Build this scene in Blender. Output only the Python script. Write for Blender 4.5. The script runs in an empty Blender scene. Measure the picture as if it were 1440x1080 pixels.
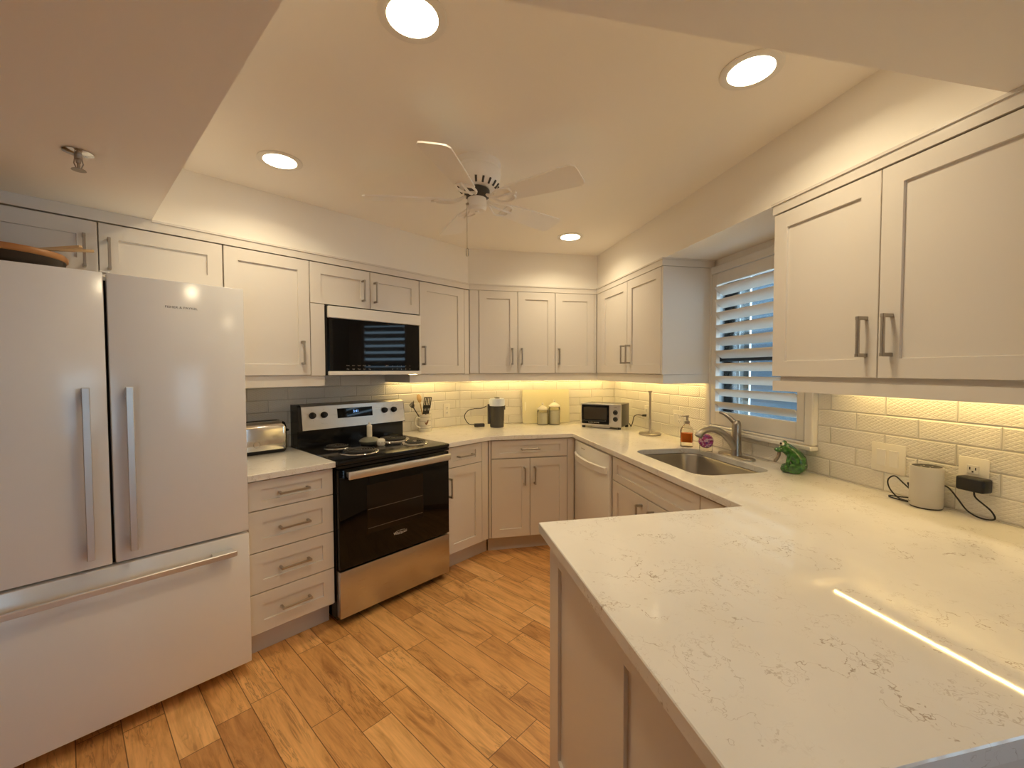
import bpy, bmesh, math, random
from mathutils import Vector, Matrix
random.seed(4)
sc = bpy.context.scene
COL = sc.collection
PI = math.pi

# ------------------------------------------------------------------ camera
cam_data = bpy.data.cameras.new('camera'); cam = bpy.data.objects.new('camera', cam_data); COL.objects.link(cam)
cam_data.sensor_width = 36.0; cam_data.lens = 14.6634; cam_data.clip_start = 0.02
FW = Vector((0.20569179, 0.97804914, -0.03332823)); RT = Vector((0.97857283, -0.20588613, -0.00247118)); UP = Vector((0.00927875, 0.0321058, 0.99944141))
CAMZ = 1.4055
cam.matrix_world = Matrix(((RT.x, UP.x, -FW.x, 0), (RT.y, UP.y, -FW.y, 0), (RT.z, UP.z, -FW.z, CAMZ), (0, 0, 0, 1)))
sc.camera = cam

# ------------------------------------------------------------------ look and sky
sc.view_settings.view_transform = 'Standard'; sc.view_settings.look = 'None'
sc.view_settings.exposure = 0.0; sc.view_settings.gamma = 1.0
try: sc.view_settings.use_curve_mapping = False
except Exception: pass
LAMP = 20.0; LAMP_W = 3.9; LAMP_SPREAD = 146   # radiance of the ceiling lenses; watts and beam of the emitter in each
STRIP = 74.0         # radiance of the LED strips
LAMP_COL = (1.0, 0.82, 0.535); STRIP_COL = (1.0, 0.72, 0.28)
SKY_COL = (0.62, 0.84, 1.0); SKY = 5.6
world = bpy.data.worlds.new('dusk_sky'); sc.world = world; world.use_nodes = True
wn = world.node_tree.nodes; wl = world.node_tree.links
bg = wn['Background']; bg.inputs[0].default_value = (*SKY_COL, 1); bg.inputs[1].default_value = SKY
cy = sc.cycles
cy.max_bounces = 16; cy.diffuse_bounces = 12; cy.glossy_bounces = 5; cy.transparent_max_bounces = 10
cy.caustics_reflective = False; cy.caustics_refractive = False; cy.sample_clamp_indirect = 20.0

# ------------------------------------------------------------------ frames: each wall seen face on (x right, y towards the wall)
PHI = math.radians(54.6782)
ANG = {'L': PI/2 - PHI, 'B': 0.0, 'R': -PI/2, 'W': 0.0}
def W(fr, x, y, z=0.0):
    a = ANG[fr]; return Vector((x*math.cos(a) - y*math.sin(a), x*math.sin(a) + y*math.cos(a), z))
def pxy(v): return (v.x, v.y)

# ------------------------------------------------------------------ materials
def new_mat(name):
    m = bpy.data.materials.new(name); m.use_nodes = True
    return m, m.node_tree.nodes, m.node_tree.links, m.node_tree.nodes['Principled BSDF']
def mat(name, col, rough=0.5, metal=0.0, coat=0.0, bump=0.0, bscale=200, spec=0.5, trans=0.0, ior=1.45, emit=None, estr=0.0, vary=0.0, stretch=None, alpha=1.0, sss=0):
    m, n, l, p = new_mat(name)
    p.inputs['Base Color'].default_value = (*col, 1); p.inputs['Roughness'].default_value = rough
    p.inputs['Metallic'].default_value = metal; p.inputs['Coat Weight'].default_value = coat; p.inputs['Coat Roughness'].default_value = 0.06
    p.inputs['Specular IOR Level'].default_value = spec; p.inputs['Transmission Weight'].default_value = trans; p.inputs['IOR'].default_value = ior
    if emit: p.inputs['Emission Color'].default_value = (*emit, 1); p.inputs['Emission Strength'].default_value = estr
    tc = n.new('ShaderNodeTexCoord'); mp = n.new('ShaderNodeMapping'); nz = n.new('ShaderNodeTexNoise')
    l.new(tc.outputs['Object'], mp.inputs[0]); l.new(mp.outputs[0], nz.inputs['Vector'])
    if stretch: mp.inputs['Scale'].default_value = stretch
    nz.inputs['Scale'].default_value = bscale; nz.inputs['Detail'].default_value = 3
    if bump:
        b = n.new('ShaderNodeBump'); b.inputs['Strength'].default_value = bump; b.inputs['Distance'].default_value = 0.002
        l.new(nz.outputs['Fac'], b.inputs['Height']); l.new(b.outputs[0], p.inputs['Normal'])
    if vary:
        r = n.new('ShaderNodeMapRange'); r.inputs[3].default_value = max(0.02, rough - vary); r.inputs[4].default_value = rough + vary
        l.new(nz.outputs['Fac'], r.inputs[0]); l.new(r.outputs[0], p.inputs['Roughness'])
    return m
class NB:                                   # small helper to write node maths
    def __init__(s, n, l): s.n = n; s.l = l
    def m(s, op, a, b=None, c=None):
        nd = s.n.new('ShaderNodeMath'); nd.operation = op
        for i, v in enumerate((a, b, c)):
            if v is None: continue
            if isinstance(v, (int, float)): nd.inputs[i].default_value = v
            else: s.l.new(v, nd.inputs[i])
        return nd.outputs[0]
    def sep(s, v):
        nd = s.n.new('ShaderNodeSeparateXYZ'); s.l.new(v, nd.inputs[0]); return nd.outputs
    def comb(s, *a):
        nd = s.n.new('ShaderNodeCombineXYZ')
        for i, v in enumerate(a):
            if isinstance(v, (int, float)): nd.inputs[i].default_value = v
            else: s.l.new(v, nd.inputs[i])
        return nd.outputs[0]
    def noise(s, v, scale, detail=3, rough=0.5, dist=0.0, dim='3D'):
        nd = s.n.new('ShaderNodeTexNoise'); nd.noise_dimensions = dim; s.l.new(v, nd.inputs['Vector'])
        nd.inputs['Scale'].default_value = scale; nd.inputs['Detail'].default_value = detail; nd.inputs['Roughness'].default_value = rough; nd.inputs['Distortion'].default_value = dist
        return nd
    def white(s, v):
        nd = s.n.new('ShaderNodeTexWhiteNoise'); s.l.new(v, nd.inputs['Vector']); return nd
    def ramp(s, f, stops):
        nd = s.n.new('ShaderNodeValToRGB'); s.l.new(f, nd.inputs[0]); e = nd.color_ramp.elements
        while len(e) < len(stops): e.new(0.5)
        for el, (p, c) in zip(e, stops): el.position = p; el.color = (*c, 1) if len(c) == 3 else c
        return nd.outputs[0]
    def mix(s, f, a, b, mode='MIX'):
        nd = s.n.new('ShaderNodeMix'); nd.data_type = 'RGBA'; nd.blend_type = mode
        for i, v in ((0, f), (6, a), (7, b)):
            if isinstance(v, (int, float)): nd.inputs[i].default_value = v
            elif isinstance(v, tuple): nd.inputs[i].default_value = (*v, 1)
            else: s.l.new(v, nd.inputs[i])
        return nd.outputs[2]

def frog_mat():
    m, n, l, p = new_mat('green glaze'); b = NB(n, l); tc = n.new('ShaderNodeTexCoord')
    c = b.ramp(b.noise(tc.outputs['Object'], 70, 3).outputs['Fac'], [(0.35, (0.012, 0.075, 0.012)), (0.55, (0.035, 0.16, 0.025)), (0.72, (0.12, 0.30, 0.06))])
    l.new(c, p.inputs['Base Color']); p.inputs['Roughness'].default_value = 0.08; p.inputs['Coat Weight'].default_value = 0.8; p.inputs['Coat Roughness'].default_value = 0.03
    return m
M = {}
M['paint'] = mat('wall paint', (0.88, 0.85, 0.79), 0.6, bump=0.05, bscale=350)
M['ceiling'] = mat('ceiling paint', (0.90, 0.87, 0.82), 0.7, bump=0.06, bscale=300)
M['cab'] = mat('greige cabinet paint', (0.73, 0.69, 0.64), 0.27)
M['cabin'] = mat('cabinet box', (0.55, 0.52, 0.48), 0.5)
M['toe'] = mat('toe kick paint', (0.62, 0.59, 0.55), 0.45)
M['fridge'] = mat('white enamel', (0.82, 0.82, 0.82), 0.17, coat=0.0, spec=0.8, bump=0.01, bscale=90)
M['white'] = mat('white plastic', (0.80, 0.78, 0.74), 0.35)
M['fan'] = mat('white fan paint', (0.90, 0.88, 0.84), 0.35)
M['plate'] = mat('wall plate plastic', (0.80, 0.77, 0.70), 0.35)
M['nickel'] = mat('brushed nickel', (0.44, 0.405, 0.36), 0.30, metal=1, vary=0.06, bscale=120)
M['bar'] = mat('satin aluminium', (0.74, 0.72, 0.70), 0.38, metal=1, bump=0.02, stretch=(40, 40, 1), bscale=30)
M['steel'] = mat('brushed stainless', (0.58, 0.55, 0.51), 0.30, metal=1, bump=0.04, stretch=(1, 1, 60), bscale=12, vary=0.07)
M['chrome'] = mat('polished steel', (0.80, 0.79, 0.77), 0.10, metal=1)
M['sink'] = mat('sink steel', (0.40, 0.365, 0.32), 0.38, metal=1, vary=0.03, bscale=60)
M['black'] = mat('black enamel', (0.008, 0.008, 0.009), 0.14, spec=0.45)
M['blackglass'] = mat('black glass', (0.004, 0.004, 0.005), 0.04, spec=0.30)
M['matte_black'] = mat('black plastic', (0.016, 0.015, 0.015), 0.42)
M['coil'] = mat('burner coil', (0.035, 0.032, 0.030), 0.5)
M['gap'] = mat('dark seal', (0.02, 0.022, 0.03), 0.6)
M['charcoal'] = mat('charcoal plastic', (0.06, 0.055, 0.05), 0.35)
M['ink'] = mat('dark print', (0.10, 0.10, 0.10), 0.5)
M['pale_ink'] = mat('pale print', (0.55, 0.53, 0.50), 0.5)
M['grey_ink'] = mat('grey print', (0.30, 0.27, 0.24), 0.5)
M['digits'] = mat('display digits', (0.1, 0.2, 0.4), 0.4, emit=(0.25, 0.5, 1.0), estr=1.6)
M['wood'] = mat('bowl wood', (0.42, 0.19, 0.06), 0.4, bump=0.1, stretch=(2, 2, 18), bscale=14)
M['darkwood'] = mat('dark bowl wood', (0.035, 0.022, 0.014), 0.35)
M['palewood'] = mat('pale wood', (0.60, 0.40, 0.20), 0.55)
M['ceramic'] = mat('glazed cream ceramic', (0.78, 0.74, 0.64), 0.2, coat=0.5)
M['brown'] = mat('brown glaze', (0.20, 0.09, 0.035), 0.35)
M['band'] = mat('grey glaze band', (0.42, 0.38, 0.32), 0.3)
M['frog'] = frog_mat()
M['frogpale'] = mat('pale green highlight', (0.35, 0.50, 0.20), 0.12, coat=0.6)
M['taupe'] = mat('taupe rubber', (0.25, 0.20, 0.15), 0.5)
M['greydish'] = mat('grey green glaze', (0.22, 0.22, 0.17), 0.3, coat=0.3)
M['paleblue'] = mat('pale blue plastic', (0.74, 0.82, 0.98), 0.35)
M['board'] = mat('cream cutting board', (0.80, 0.75, 0.52), 0.30, trans=0.0)
M['boardedge'] = mat('cream board rim', (0.78, 0.76, 0.58), 0.35)
M['fabric'] = mat('woven speaker fabric', (0.60, 0.57, 0.52), 0.85, bump=0.5, bscale=900)
M['greytop'] = mat('grey speaker top', (0.07, 0.065, 0.06), 0.6, spec=0.2)
M['orange'] = mat('orange soap', (0.95, 0.22, 0.015), 0.25, coat=0.3)
M['pepper'] = mat('cream jar filling', (0.90, 0.87, 0.72), 0.7, bump=0.5, bscale=150)
M['shutter'] = mat('white shutter paint', (0.76, 0.73, 0.68), 0.30)
M['sash'] = mat('dark window sash', (0.012, 0.016, 0.02), 0.4)
M['bluewall'] = mat('blue grey stucco', (0.021, 0.050, 0.080), 0.8, bump=0.3, bscale=60)
M['post'] = mat('dark porch post', (0.003, 0.006, 0.009), 0.6)
M['porchgrey'] = mat('grey green frame', (0.018, 0.04, 0.048), 0.6)
M['porchwhite'] = mat('white porch rail', (0.50, 0.53, 0.54), 0.6)
M['skypale'] = mat('pale sky panel', (0.78, 0.82, 0.82), 0.6)  # for panels added outside in place of bright sky
M['deck'] = mat('grey concrete deck', (0.08, 0.085, 0.095), 0.8, bump=0.2, bscale=40)
M['lens'] = mat('lamp lens', (0.9, 0.85, 0.75), 0.4, emit=LAMP_COL, estr=LAMP)
M['ledstrip'] = mat('led tape', (0.9, 0.8, 0.5), 0.4, emit=STRIP_COL, estr=STRIP)
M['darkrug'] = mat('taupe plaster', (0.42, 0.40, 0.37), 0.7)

def glass_mat(name, tint):
    m, n, l, p = new_mat(name); out = n['Material Output']; n.remove(p)
    t = n.new('ShaderNodeBsdfTransparent'); g = n.new('ShaderNodeBsdfGlossy'); g.inputs['Roughness'].default_value = 0.02
    f = n.new('ShaderNodeFresnel'); f.inputs[0].default_value = 1.3; mx = n.new('ShaderNodeMixShader')
    t.inputs[0].default_value = (*tint, 1)
    l.new(f.outputs[0], mx.inputs[0]); l.new(t.outputs[0], mx.inputs[1]); l.new(g.outputs[0], mx.inputs[2]); l.new(mx.outputs[0], out.inputs[0])
    return m
M['pane'] = glass_mat('window glass', (0.93, 0.97, 1.0))
M['clear'] = glass_mat('clear glass', (0.96, 0.95, 0.92)); M['jarglass'] = glass_mat('jar glass', (0.97, 0.96, 0.90))

def floor_mat():
    m, n, l, p = new_mat('hickory planks'); b = NB(n, l)
    tc = n.new('ShaderNodeTexCoord'); mp = n.new('ShaderNodeMapping'); l.new(tc.outputs['Object'], mp.inputs[0])
    mp.inputs['Rotation'].default_value = (0, 0, -ANG['L'])
    x, y, z = b.sep(mp.outputs[0])
    wd = 0.1265
    xs = b.m('DIVIDE', b.m('SUBTRACT', x, 0.505), wd); row = b.m('FLOOR', xs); fx = b.m('FRACT', xs)
    rr = b.white(b.comb(row, 3.7, 1.3)).outputs['Value']
    ln = b.m('ADD', 0.48, b.m('MULTIPLY', b.white(b.comb(row, 9.1, 5.5)).outputs['Value'], 0.35))
    ys = b.m('ADD', b.m('DIVIDE', y, ln), b.m('MULTIPLY', rr, 7.0)); iy = b.m('FLOOR', ys); fy = b.m('FRACT', ys)
    pid = b.comb(row, iy, 0.5)
    wn_ = b.white(pid); tone = wn_.outputs['Value']
    off = b.m('MULTIPLY', tone, 37.0)
    g1 = b.noise(b.comb(b.m('ADD', b.m('MULTIPLY', x, 9.0), off), b.m('MULTIPLY', y, 1.6), off), 1.6, 5, 0.62, 1.6).outputs['Fac']
    g2 = b.noise(b.comb(b.m('ADD', b.m('MULTIPLY', x, 60.0), off), b.m('MULTIPLY', y, 3.0), off), 1.5, 4, 0.6, 0.6).outputs['Fac']
    base = b.ramp(tone, [(0.0, (0.62, 0.315, 0.11)), (0.22, (0.72, 0.385, 0.14)), (0.5, (0.80, 0.44, 0.165)), (0.78, (0.86, 0.49, 0.19)), (1.0, (0.90, 0.55, 0.24))])
    streak = b.ramp(g1, [(0.28, (0.50, 0.40, 0.32)), (0.42, (0.84, 0.79, 0.73)), (0.56, (1, 1, 1)), (0.75, (1.10, 1.10, 1.06))])
    c = b.mix(0.85, base, streak, 'MULTIPLY')
    fine = b.ramp(g2, [(0.3, (0.86, 0.82, 0.78)), (0.6, (1.08, 1.08, 1.07))])
    c = b.mix(0.8, c, fine, 'MULTIPLY')
    g3 = b.noise(b.comb(b.m('ADD', b.m('MULTIPLY', x, 22.0), off), b.m('MULTIPLY', y, 2.2), b.m('ADD', off, 11.0)), 1.2, 4, 0.6, 1.2).outputs['Fac']
    g4 = b.noise(b.comb(b.m('MULTIPLY', x, 5.0), b.m('MULTIPLY', y, 1.5), b.m('ADD', off, 5.0)), 1.3, 3, 0.5).outputs['Fac']
    line = b.m('SUBTRACT', 1.0, b.m('MINIMUM', b.m('DIVIDE', b.m('ABSOLUTE', b.m('SUBTRACT', g3, 0.5)), 0.035), 1.0))
    line = b.m('MULTIPLY', line, b.ramp(g4, [(0.48, (0, 0, 0)), (0.62, (1, 1, 1))]))
    c = b.mix(b.m('MULTIPLY', line, 0.55), c, (0.20, 0.075, 0.022))
    ex = b.m('MULTIPLY', b.m('MINIMUM', fx, b.m('SUBTRACT', 1.0, fx)), wd)
    ey = b.m('MULTIPLY', b.m('MINIMUM', fy, b.m('SUBTRACT', 1.0, fy)), ln)
    edge = b.m('MINIMUM', ex, ey)
    seam = b.m('LESS_THAN', edge, 0.0016)
    c = b.mix(b.m('MULTIPLY', seam, 0.75), c, (0.06, 0.024, 0.008))
    l.new(c, p.inputs['Base Color'])
    r = n.new('ShaderNodeMapRange'); l.new(g2, r.inputs[0]); r.inputs[3].default_value = 0.30; r.inputs[4].default_value = 0.46
    l.new(r.outputs[0], p.inputs['Roughness'])
    h = b.m('ADD', b.m('MULTIPLY', b.m('MINIMUM', edge, 0.003), 300.0), b.m('MULTIPLY', g1, 0.35))
    bp = n.new('ShaderNodeBump'); bp.inputs['Strength'].default_value = 0.25; bp.inputs['Distance'].default_value = 0.002
    l.new(h, bp.inputs['Height']); l.new(bp.outputs[0], p.inputs['Normal'])
    return m
M['floor'] = floor_mat()

def quartz_mat():
    m, n, l, p = new_mat('veined quartz'); b = NB(n, l)
    tc = n.new('ShaderNodeTexCoord'); o = tc.outputs['Object']
    wob = b.noise(o, 5.5, 5, 0.6); mixv = n.new('ShaderNodeVectorMath'); mixv.operation = 'MULTIPLY_ADD'
    l.new(wob.outputs['Color'], mixv.inputs[0]); mixv.inputs[1].default_value = (0.32, 0.32, 0.32); l.new(o, mixv.inputs[2])
    n1 = b.noise(mixv.outputs[0], 4.2, 4, 0.6).outputs['Fac']
    v = b.m('ABSOLUTE', b.m('SUBTRACT', n1, 0.5))
    vein = b.m('SUBTRACT', 1.0, b.m('MINIMUM', b.m('DIVIDE', v, 0.0050), 1.0))
    mask = b.ramp(b.noise(o, 7.0, 4, 0.65).outputs['Fac'], [(0.44, (0, 0, 0)), (0.60, (1, 1, 1))])
    n2 = b.noise(mixv.outputs[0], 11.0, 3, 0.6).outputs['Fac']
    v2 = b.m('SUBTRACT', 1.0, b.m('MINIMUM', b.m('DIVIDE', b.m('ABSOLUTE', b.m('SUBTRACT', n2, 0.52)), 0.010), 1.0))
    mask2 = b.ramp(b.noise(o, 4.3, 4, 0.6).outputs['Fac'], [(0.48, (0, 0, 0)), (0.62, (1, 1, 1))])
    f = b.m('ADD', b.m('MULTIPLY', b.m('MULTIPLY', vein, mask), 0.9), b.m('MULTIPLY', b.m('MULTIPLY', v2, mask2), 0.5))
    cloud = b.ramp(b.noise(o, 2.2, 4, 0.6).outputs['Fac'], [(0.3, (0.76, 0.735, 0.69)), (0.7, (0.83, 0.81, 0.77))])
    c = b.mix(b.m('MINIMUM', f, 0.8), cloud, (0.33, 0.25, 0.18))
    l.new(c, p.inputs['Base Color']); p.inputs['Roughness'].default_value = 0.035
    return m
M['quartz'] = quartz_mat()

def tile_mat():
    m, n, l, p = new_mat('embossed subway tile'); b = NB(n, l)
    tc = n.new('ShaderNodeTexCoord'); x, y, z = b.sep(tc.outputs['Object'])
    hh, wd = 0.0755, 0.23
    zs = b.m('DIVIDE', b.m('SUBTRACT', z, 0.918), hh); row = b.m('FLOOR', zs); fz = b.m('FRACT', zs)
    xs = b.m('ADD', b.m('DIVIDE', b.m('ADD', x, 1.434), wd), b.m('MULTIPLY', b.m('FLOORED_MODULO', row, 2.0), 0.5))
    xs = b.m('ADD', xs, 50.5)
    fx = b.m('FRACT', xs); ix = b.m('FLOOR', xs)
    ex = b.m('MULTIPLY', b.m('MINIMUM', fx, b.m('SUBTRACT', 1.0, fx)), wd)
    ez = b.m('MULTIPLY', b.m('MINIMUM', fz, b.m('SUBTRACT', 1.0, fz)), hh)
    e = b.m('MINIMUM', ex, ez)
    up = b.m('MINIMUM', b.m('DIVIDE', e, 0.005), 1.0)
    grout = b.m('LESS_THAN', e, 0.0012)
    # embossed star lattice from three families of ridges
    def ridge(px_, pz_):
        t = b.m('ADD', b.m('MULTIPLY', x, PI/px_), b.m('MULTIPLY', z, PI/pz_))
        return b.m('ABSOLUTE', b.m('SINE', t))
    pat = b.m('MINIMUM', ridge(.023, .0134), ridge(.023, -.0134))
    pat = b.m('MINIMUM', b.m('MULTIPLY', pat, 1.5), 1.0)
    inset = b.m('GREATER_THAN', e, 0.0055)
    h = b.m('ADD', b.m('MULTIPLY', up, 1.2), b.m('MULTIPLY', b.m('MULTIPLY', pat, inset), 0.40))
    bp = n.new('ShaderNodeBump'); bp.inputs['Strength'].default_value = 0.9; bp.inputs['Distance'].default_value = 0.0030
    l.new(h, bp.inputs['Height']); l.new(bp.outputs[0], p.inputs['Normal'])
    tn = b.white(b.comb(row, ix, 2.0)).outputs['Value']
    c = b.ramp(tn, [(0, (0.74, 0.715, 0.67)), (1, (0.80, 0.775, 0.73))])
    c = b.mix(grout, c, (0.55, 0.52, 0.47))
    l.new(c, p.inputs['Base Color']); p.inputs['Roughness'].default_value = 0.28
    return m
M['tile'] = tile_mat()

def floral_mat():
    m, n, l, p = new_mat('floral print'); b = NB(n, l)
    tc = n.new('ShaderNodeTexCoord'); v = n.new('ShaderNodeTexVoronoi'); v.inputs['Scale'].default_value = 110
    l.new(tc.outputs['Object'], v.inputs['Vector']); r, g, bl = b.sep(v.outputs['Color'])
    c = b.ramp(r, [(0.0, (0.28, 0.03, 0.12)), (0.35, (0.62, 0.10, 0.30)), (0.6, (0.18, 0.05, 0.26)), (0.8, (0.80, 0.55, 0.60))])
    l.new(c, p.inputs['Base Color']); p.inputs['Roughness'].default_value = 0.4
    return m
M['floral'] = floral_mat()

# ------------------------------------------------------------------ mesh builder
class MB:
    def __init__(s): s.b = bmesh.new()
    def add(s, verts, faces):
        vs = [s.b.verts.new(v) for v in verts]
        for f in faces:
            try: s.b.faces.new([vs[i] for i in f])
            except ValueError: pass
        return s
    def box(s, x0, x1, y0, y1, z0, z1, bev=0.0, seg=1):
        if x0 > x1: x0, x1 = x1, x0
        if y0 > y1: y0, y1 = y1, y0
        if z0 > z1: z0, z1 = z1, z0
        t = bmesh.new(); bmesh.ops.create_cube(t, size=1.0)
        for v in t.verts: v.co = Vector((x0 + (v.co.x+.5)*(x1-x0), y0 + (v.co.y+.5)*(y1-y0), z0 + (v.co.z+.5)*(z1-z0)))
        if bev: bmesh.ops.bevel(t, geom=list(t.edges), offset=min(bev, .49*min(x1-x0, y1-y0, z1-z0)), segments=seg, affect='EDGES', profile=0.5)
        s.merge(t); return s
    def merge(s, t, mtx=None):
        t.verts.ensure_lookup_table(); t.verts.index_update()
        vs = [s.b.verts.new(mtx @ v.co if mtx else v.co) for v in t.verts]
        for f in t.faces: s.b.faces.new([vs[v.index] for v in f.verts])
        t.free()
    def loops(s, loops, cap0=True, cap1=True):       # skin a list of equal length closed loops
        rings = [[s.b.verts.new(p) for p in lp] for lp in loops]
        k = len(rings[0])
        for a, c in zip(rings, rings[1:]):
            for i in range(k): s.b.faces.new((a[i], a[(i+1) % k], c[(i+1) % k], c[i]))
        if cap0: s.b.faces.new(list(reversed(rings[0])))
        if cap1: s.b.faces.new(rings[-1])
        return s
    def lathe(s, prof, c=(0, 0, 0), seg=32, axis='Z', sx=1.0, sy=1.0):
        lps = []
        for r, h in prof:
            r = max(r, 1e-5); lp = []
            for i in range(seg):
                a = 2*PI*i/seg; u, v = r*math.cos(a)*sx, r*math.sin(a)*sy
                q = (u, v, h) if axis == 'Z' else ((u, -h, v) if axis == 'Y' else (h, u, v))
                lp.append((c[0]+q[0], c[1]+q[1], c[2]+q[2]))
            lps.append(lp)
        return s.loops(lps)
    def cyl(s, p0, p1, r, r1=None, seg=20):
        return s.tube([p0, p1], [r, r if r1 is None else r1], seg)
    def tube(s, pts, r, seg=10):
        pts = [Vector(p) for p in pts]; rs = r if isinstance(r, (list, tuple)) else [r]*len(pts)
        lps = []; up = None
        for i, p in enumerate(pts):
            d = (pts[min(i+1, len(pts)-1)] - pts[max(i-1, 0)]).normalized()
            if up is None: up = Vector((0, 0, 1)) if abs(d.z) < .9 else Vector((1, 0, 0))
            a = d.cross(up).normalized(); up = a.cross(d).normalized()
            lps.append([p + (a*math.cos(2*PI*k/seg) + up*math.sin(2*PI*k/seg))*rs[i] for k in range(seg)])
        return s.loops(lps)
    def prism(s, poly, z0, z1):
        return s.loops([[(p[0], p[1], z0) for p in poly], [(p[0], p[1], z1) for p in poly]])
    def build(s, name, material, parent=None, loc=(0, 0, 0), rz=0.0, ang=35):
        bmesh.ops.recalc_face_normals(s.b, faces=list(s.b.faces))
        me = bpy.data.meshes.new(name); s.b.to_mesh(me); s.b.free()
        return link(name, me, material, parent, loc, rz, ang)
def link(name, me, material, parent=None, loc=(0, 0, 0), rz=0.0, ang=35):
    me.materials.clear(); me.materials.append(M[material] if isinstance(material, str) else material)
    me.shade_smooth(); me.set_sharp_from_angle(angle=math.radians(ang))
    o = bpy.data.objects.new(name, me); COL.objects.link(o)
    o.location = loc; o.rotation_euler = (0, 0, rz)
    if parent: o.parent = parent
    return o
def smooth_pts(ctrl, n=8):
    c = [Vector(p) for p in ctrl]; c = [c[0]*2 - c[1]] + c + [c[-1]*2 - c[-2]]; out = []
    for i in range(1, len(c)-2):
        for k in range(n):
            t = k/n; p0, p1, p2, p3 = c[i-1:i+3]
            out.append(.5*((2*p1) + (p2-p0)*t + (2*p0-5*p1+4*p2-p3)*t*t + (3*p1-p0-3*p2+p3)*t**3))
    out.append(c[-2]); return out
def rrect(x0, x1, y0, y1, r, seg=8):
    out = []
    for cx, cy_, a0 in ((x1-r, y1-r, 0), (x0+r, y1-r, 90), (x0+r, y0+r, 180), (x1-r, y0+r, 270)):
        for k in range(seg+1):
            a = math.radians(a0 + 90*k/seg); out.append((cx + r*math.cos(a), cy_ + r*math.sin(a)))
    return out
def text_mesh(txt, size):
    cu = bpy.data.curves.new('lettering', 'FONT'); cu.body = txt; cu.size = size; cu.extrude = 0.0003; cu.align_x = 'CENTER'; cu.align_y = 'CENTER'
    to = bpy.data.objects.new('lettering', cu); COL.objects.link(to)
    dg = bpy.context.evaluated_depsgraph_get(); me = bpy.data.meshes.new_from_object(to.evaluated_get(dg))
    bpy.data.objects.remove(to); bpy.data.curves.remove(cu); return me
def text(name, txt, size, material, parent, loc, rot=(PI/2, 0, 0), sx=1.0, label=None):
    o = link(name, text_mesh(txt, size), material, parent, loc); o.rotation_euler = rot; o.scale = (sx, 1, 1)
    if label: o['label'] = label
    return o
def thing(name, label, cat, fr='W', x=0, y=0, z=0, rz=0.0, group=None):
    o = bpy.data.objects.new(name, None); COL.objects.link(o); o.empty_display_size = 0.05
    o.location = W(fr, x, y, z); o.rotation_euler = (0, 0, ANG[fr] + rz)
    return tag(o, label, cat, group)
def tag(o, label, cat, group=None):
    o['label'] = label; o['category'] = cat
    if group: o['group'] = group
    return o
def struct(o): o['kind'] = 'structure'; return o

def offset_path(path, d):                    # shift an open polyline sideways (to its left) by d, mitred
    n = len(path); out = []
    for i in range(n):
        p = Vector(path[i])
        dirs = []
        if i > 0: dirs.append((p - Vector(path[i-1])).normalized())
        if i < n-1: dirs.append((Vector(path[i+1]) - p).normalized())
        ns = [Vector((-q.y, q.x)) for q in dirs]
        if len(ns) == 1: out.append(tuple(p + ns[0]*d))
        else:
            b = (ns[0]+ns[1]).normalized(); out.append(tuple(p + b*(d/max(.2, b.dot(ns[0])))))
    return out
def ribbon(path, d, z0, z1):
    m = MB(); o = offset_path(path, d); k = len(path)
    for i in range(k-1):
        q = [path[i], path[i+1], o[i+1], o[i]]
        m.prism(q, z0, z1)
    bmesh.ops.remove_doubles(m.b, verts=list(m.b.verts), dist=1e-5)
    return m

# ================================================================== the setting
ZC, ZD = 2.376, 2.095                        # tray ceiling, dropped ceiling
yL, yB, xR = 2.868, 3.735, 1.803             # tile faces
TW = 0.008
def LB_cross(yl, yb):
    a = (yb - yl*math.cos(ANG['L']))/math.sin(ANG['L']); v = W('L', a, yl); return a, v.x
aC, xC = LB_cross(yL + TW, yB + TW)

m = MB(); m.box(-4.2, 3.4+1.5, -4.4, 5.2, -0.08, 0); struct(m.build('floor', 'floor'))
m = MB(); m.box(-4.2, 2.0, 0.5, 4.4, ZC, ZC+.08); struct(m.build('ceiling', 'ceiling'))
# dropped ceiling: near band and the left wedge
def Lx_at_y(lx, y): # point on line Lx=lx with world y
    s = (y - lx*math.sin(ANG['L']))/math.cos(ANG['L']); return pxy(W('L', lx, s))
nearY = 0.787
A = Lx_at_y(0.298, nearY)
poly = [(-4.2, -4.4), (2.0, -4.4), (2.0, nearY), A, pxy(W('L', 0.298, 3.2)), pxy(W('L', -4.2, 3.2))]
m = MB(); m.prism(poly, ZD, ZC + .06); struct(m.build('ceiling_lower', 'ceiling'))
# soffit round the tray
aS, xS = LB_cross(2.542, 3.3646)
poly = [pxy(W('L', 0.298, 2.542)), (xS, 3.3646), (1.454, 3.3646), (1.454, nearY), (1.95, nearY), (1.95, 3.95), (xC-.05, 3.95), pxy(W('L', 0.298, 3.1))]
m = MB(); m.prism(poly, ZD, ZC + .06); struct(m.build('soffit', 'paint'))
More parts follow.
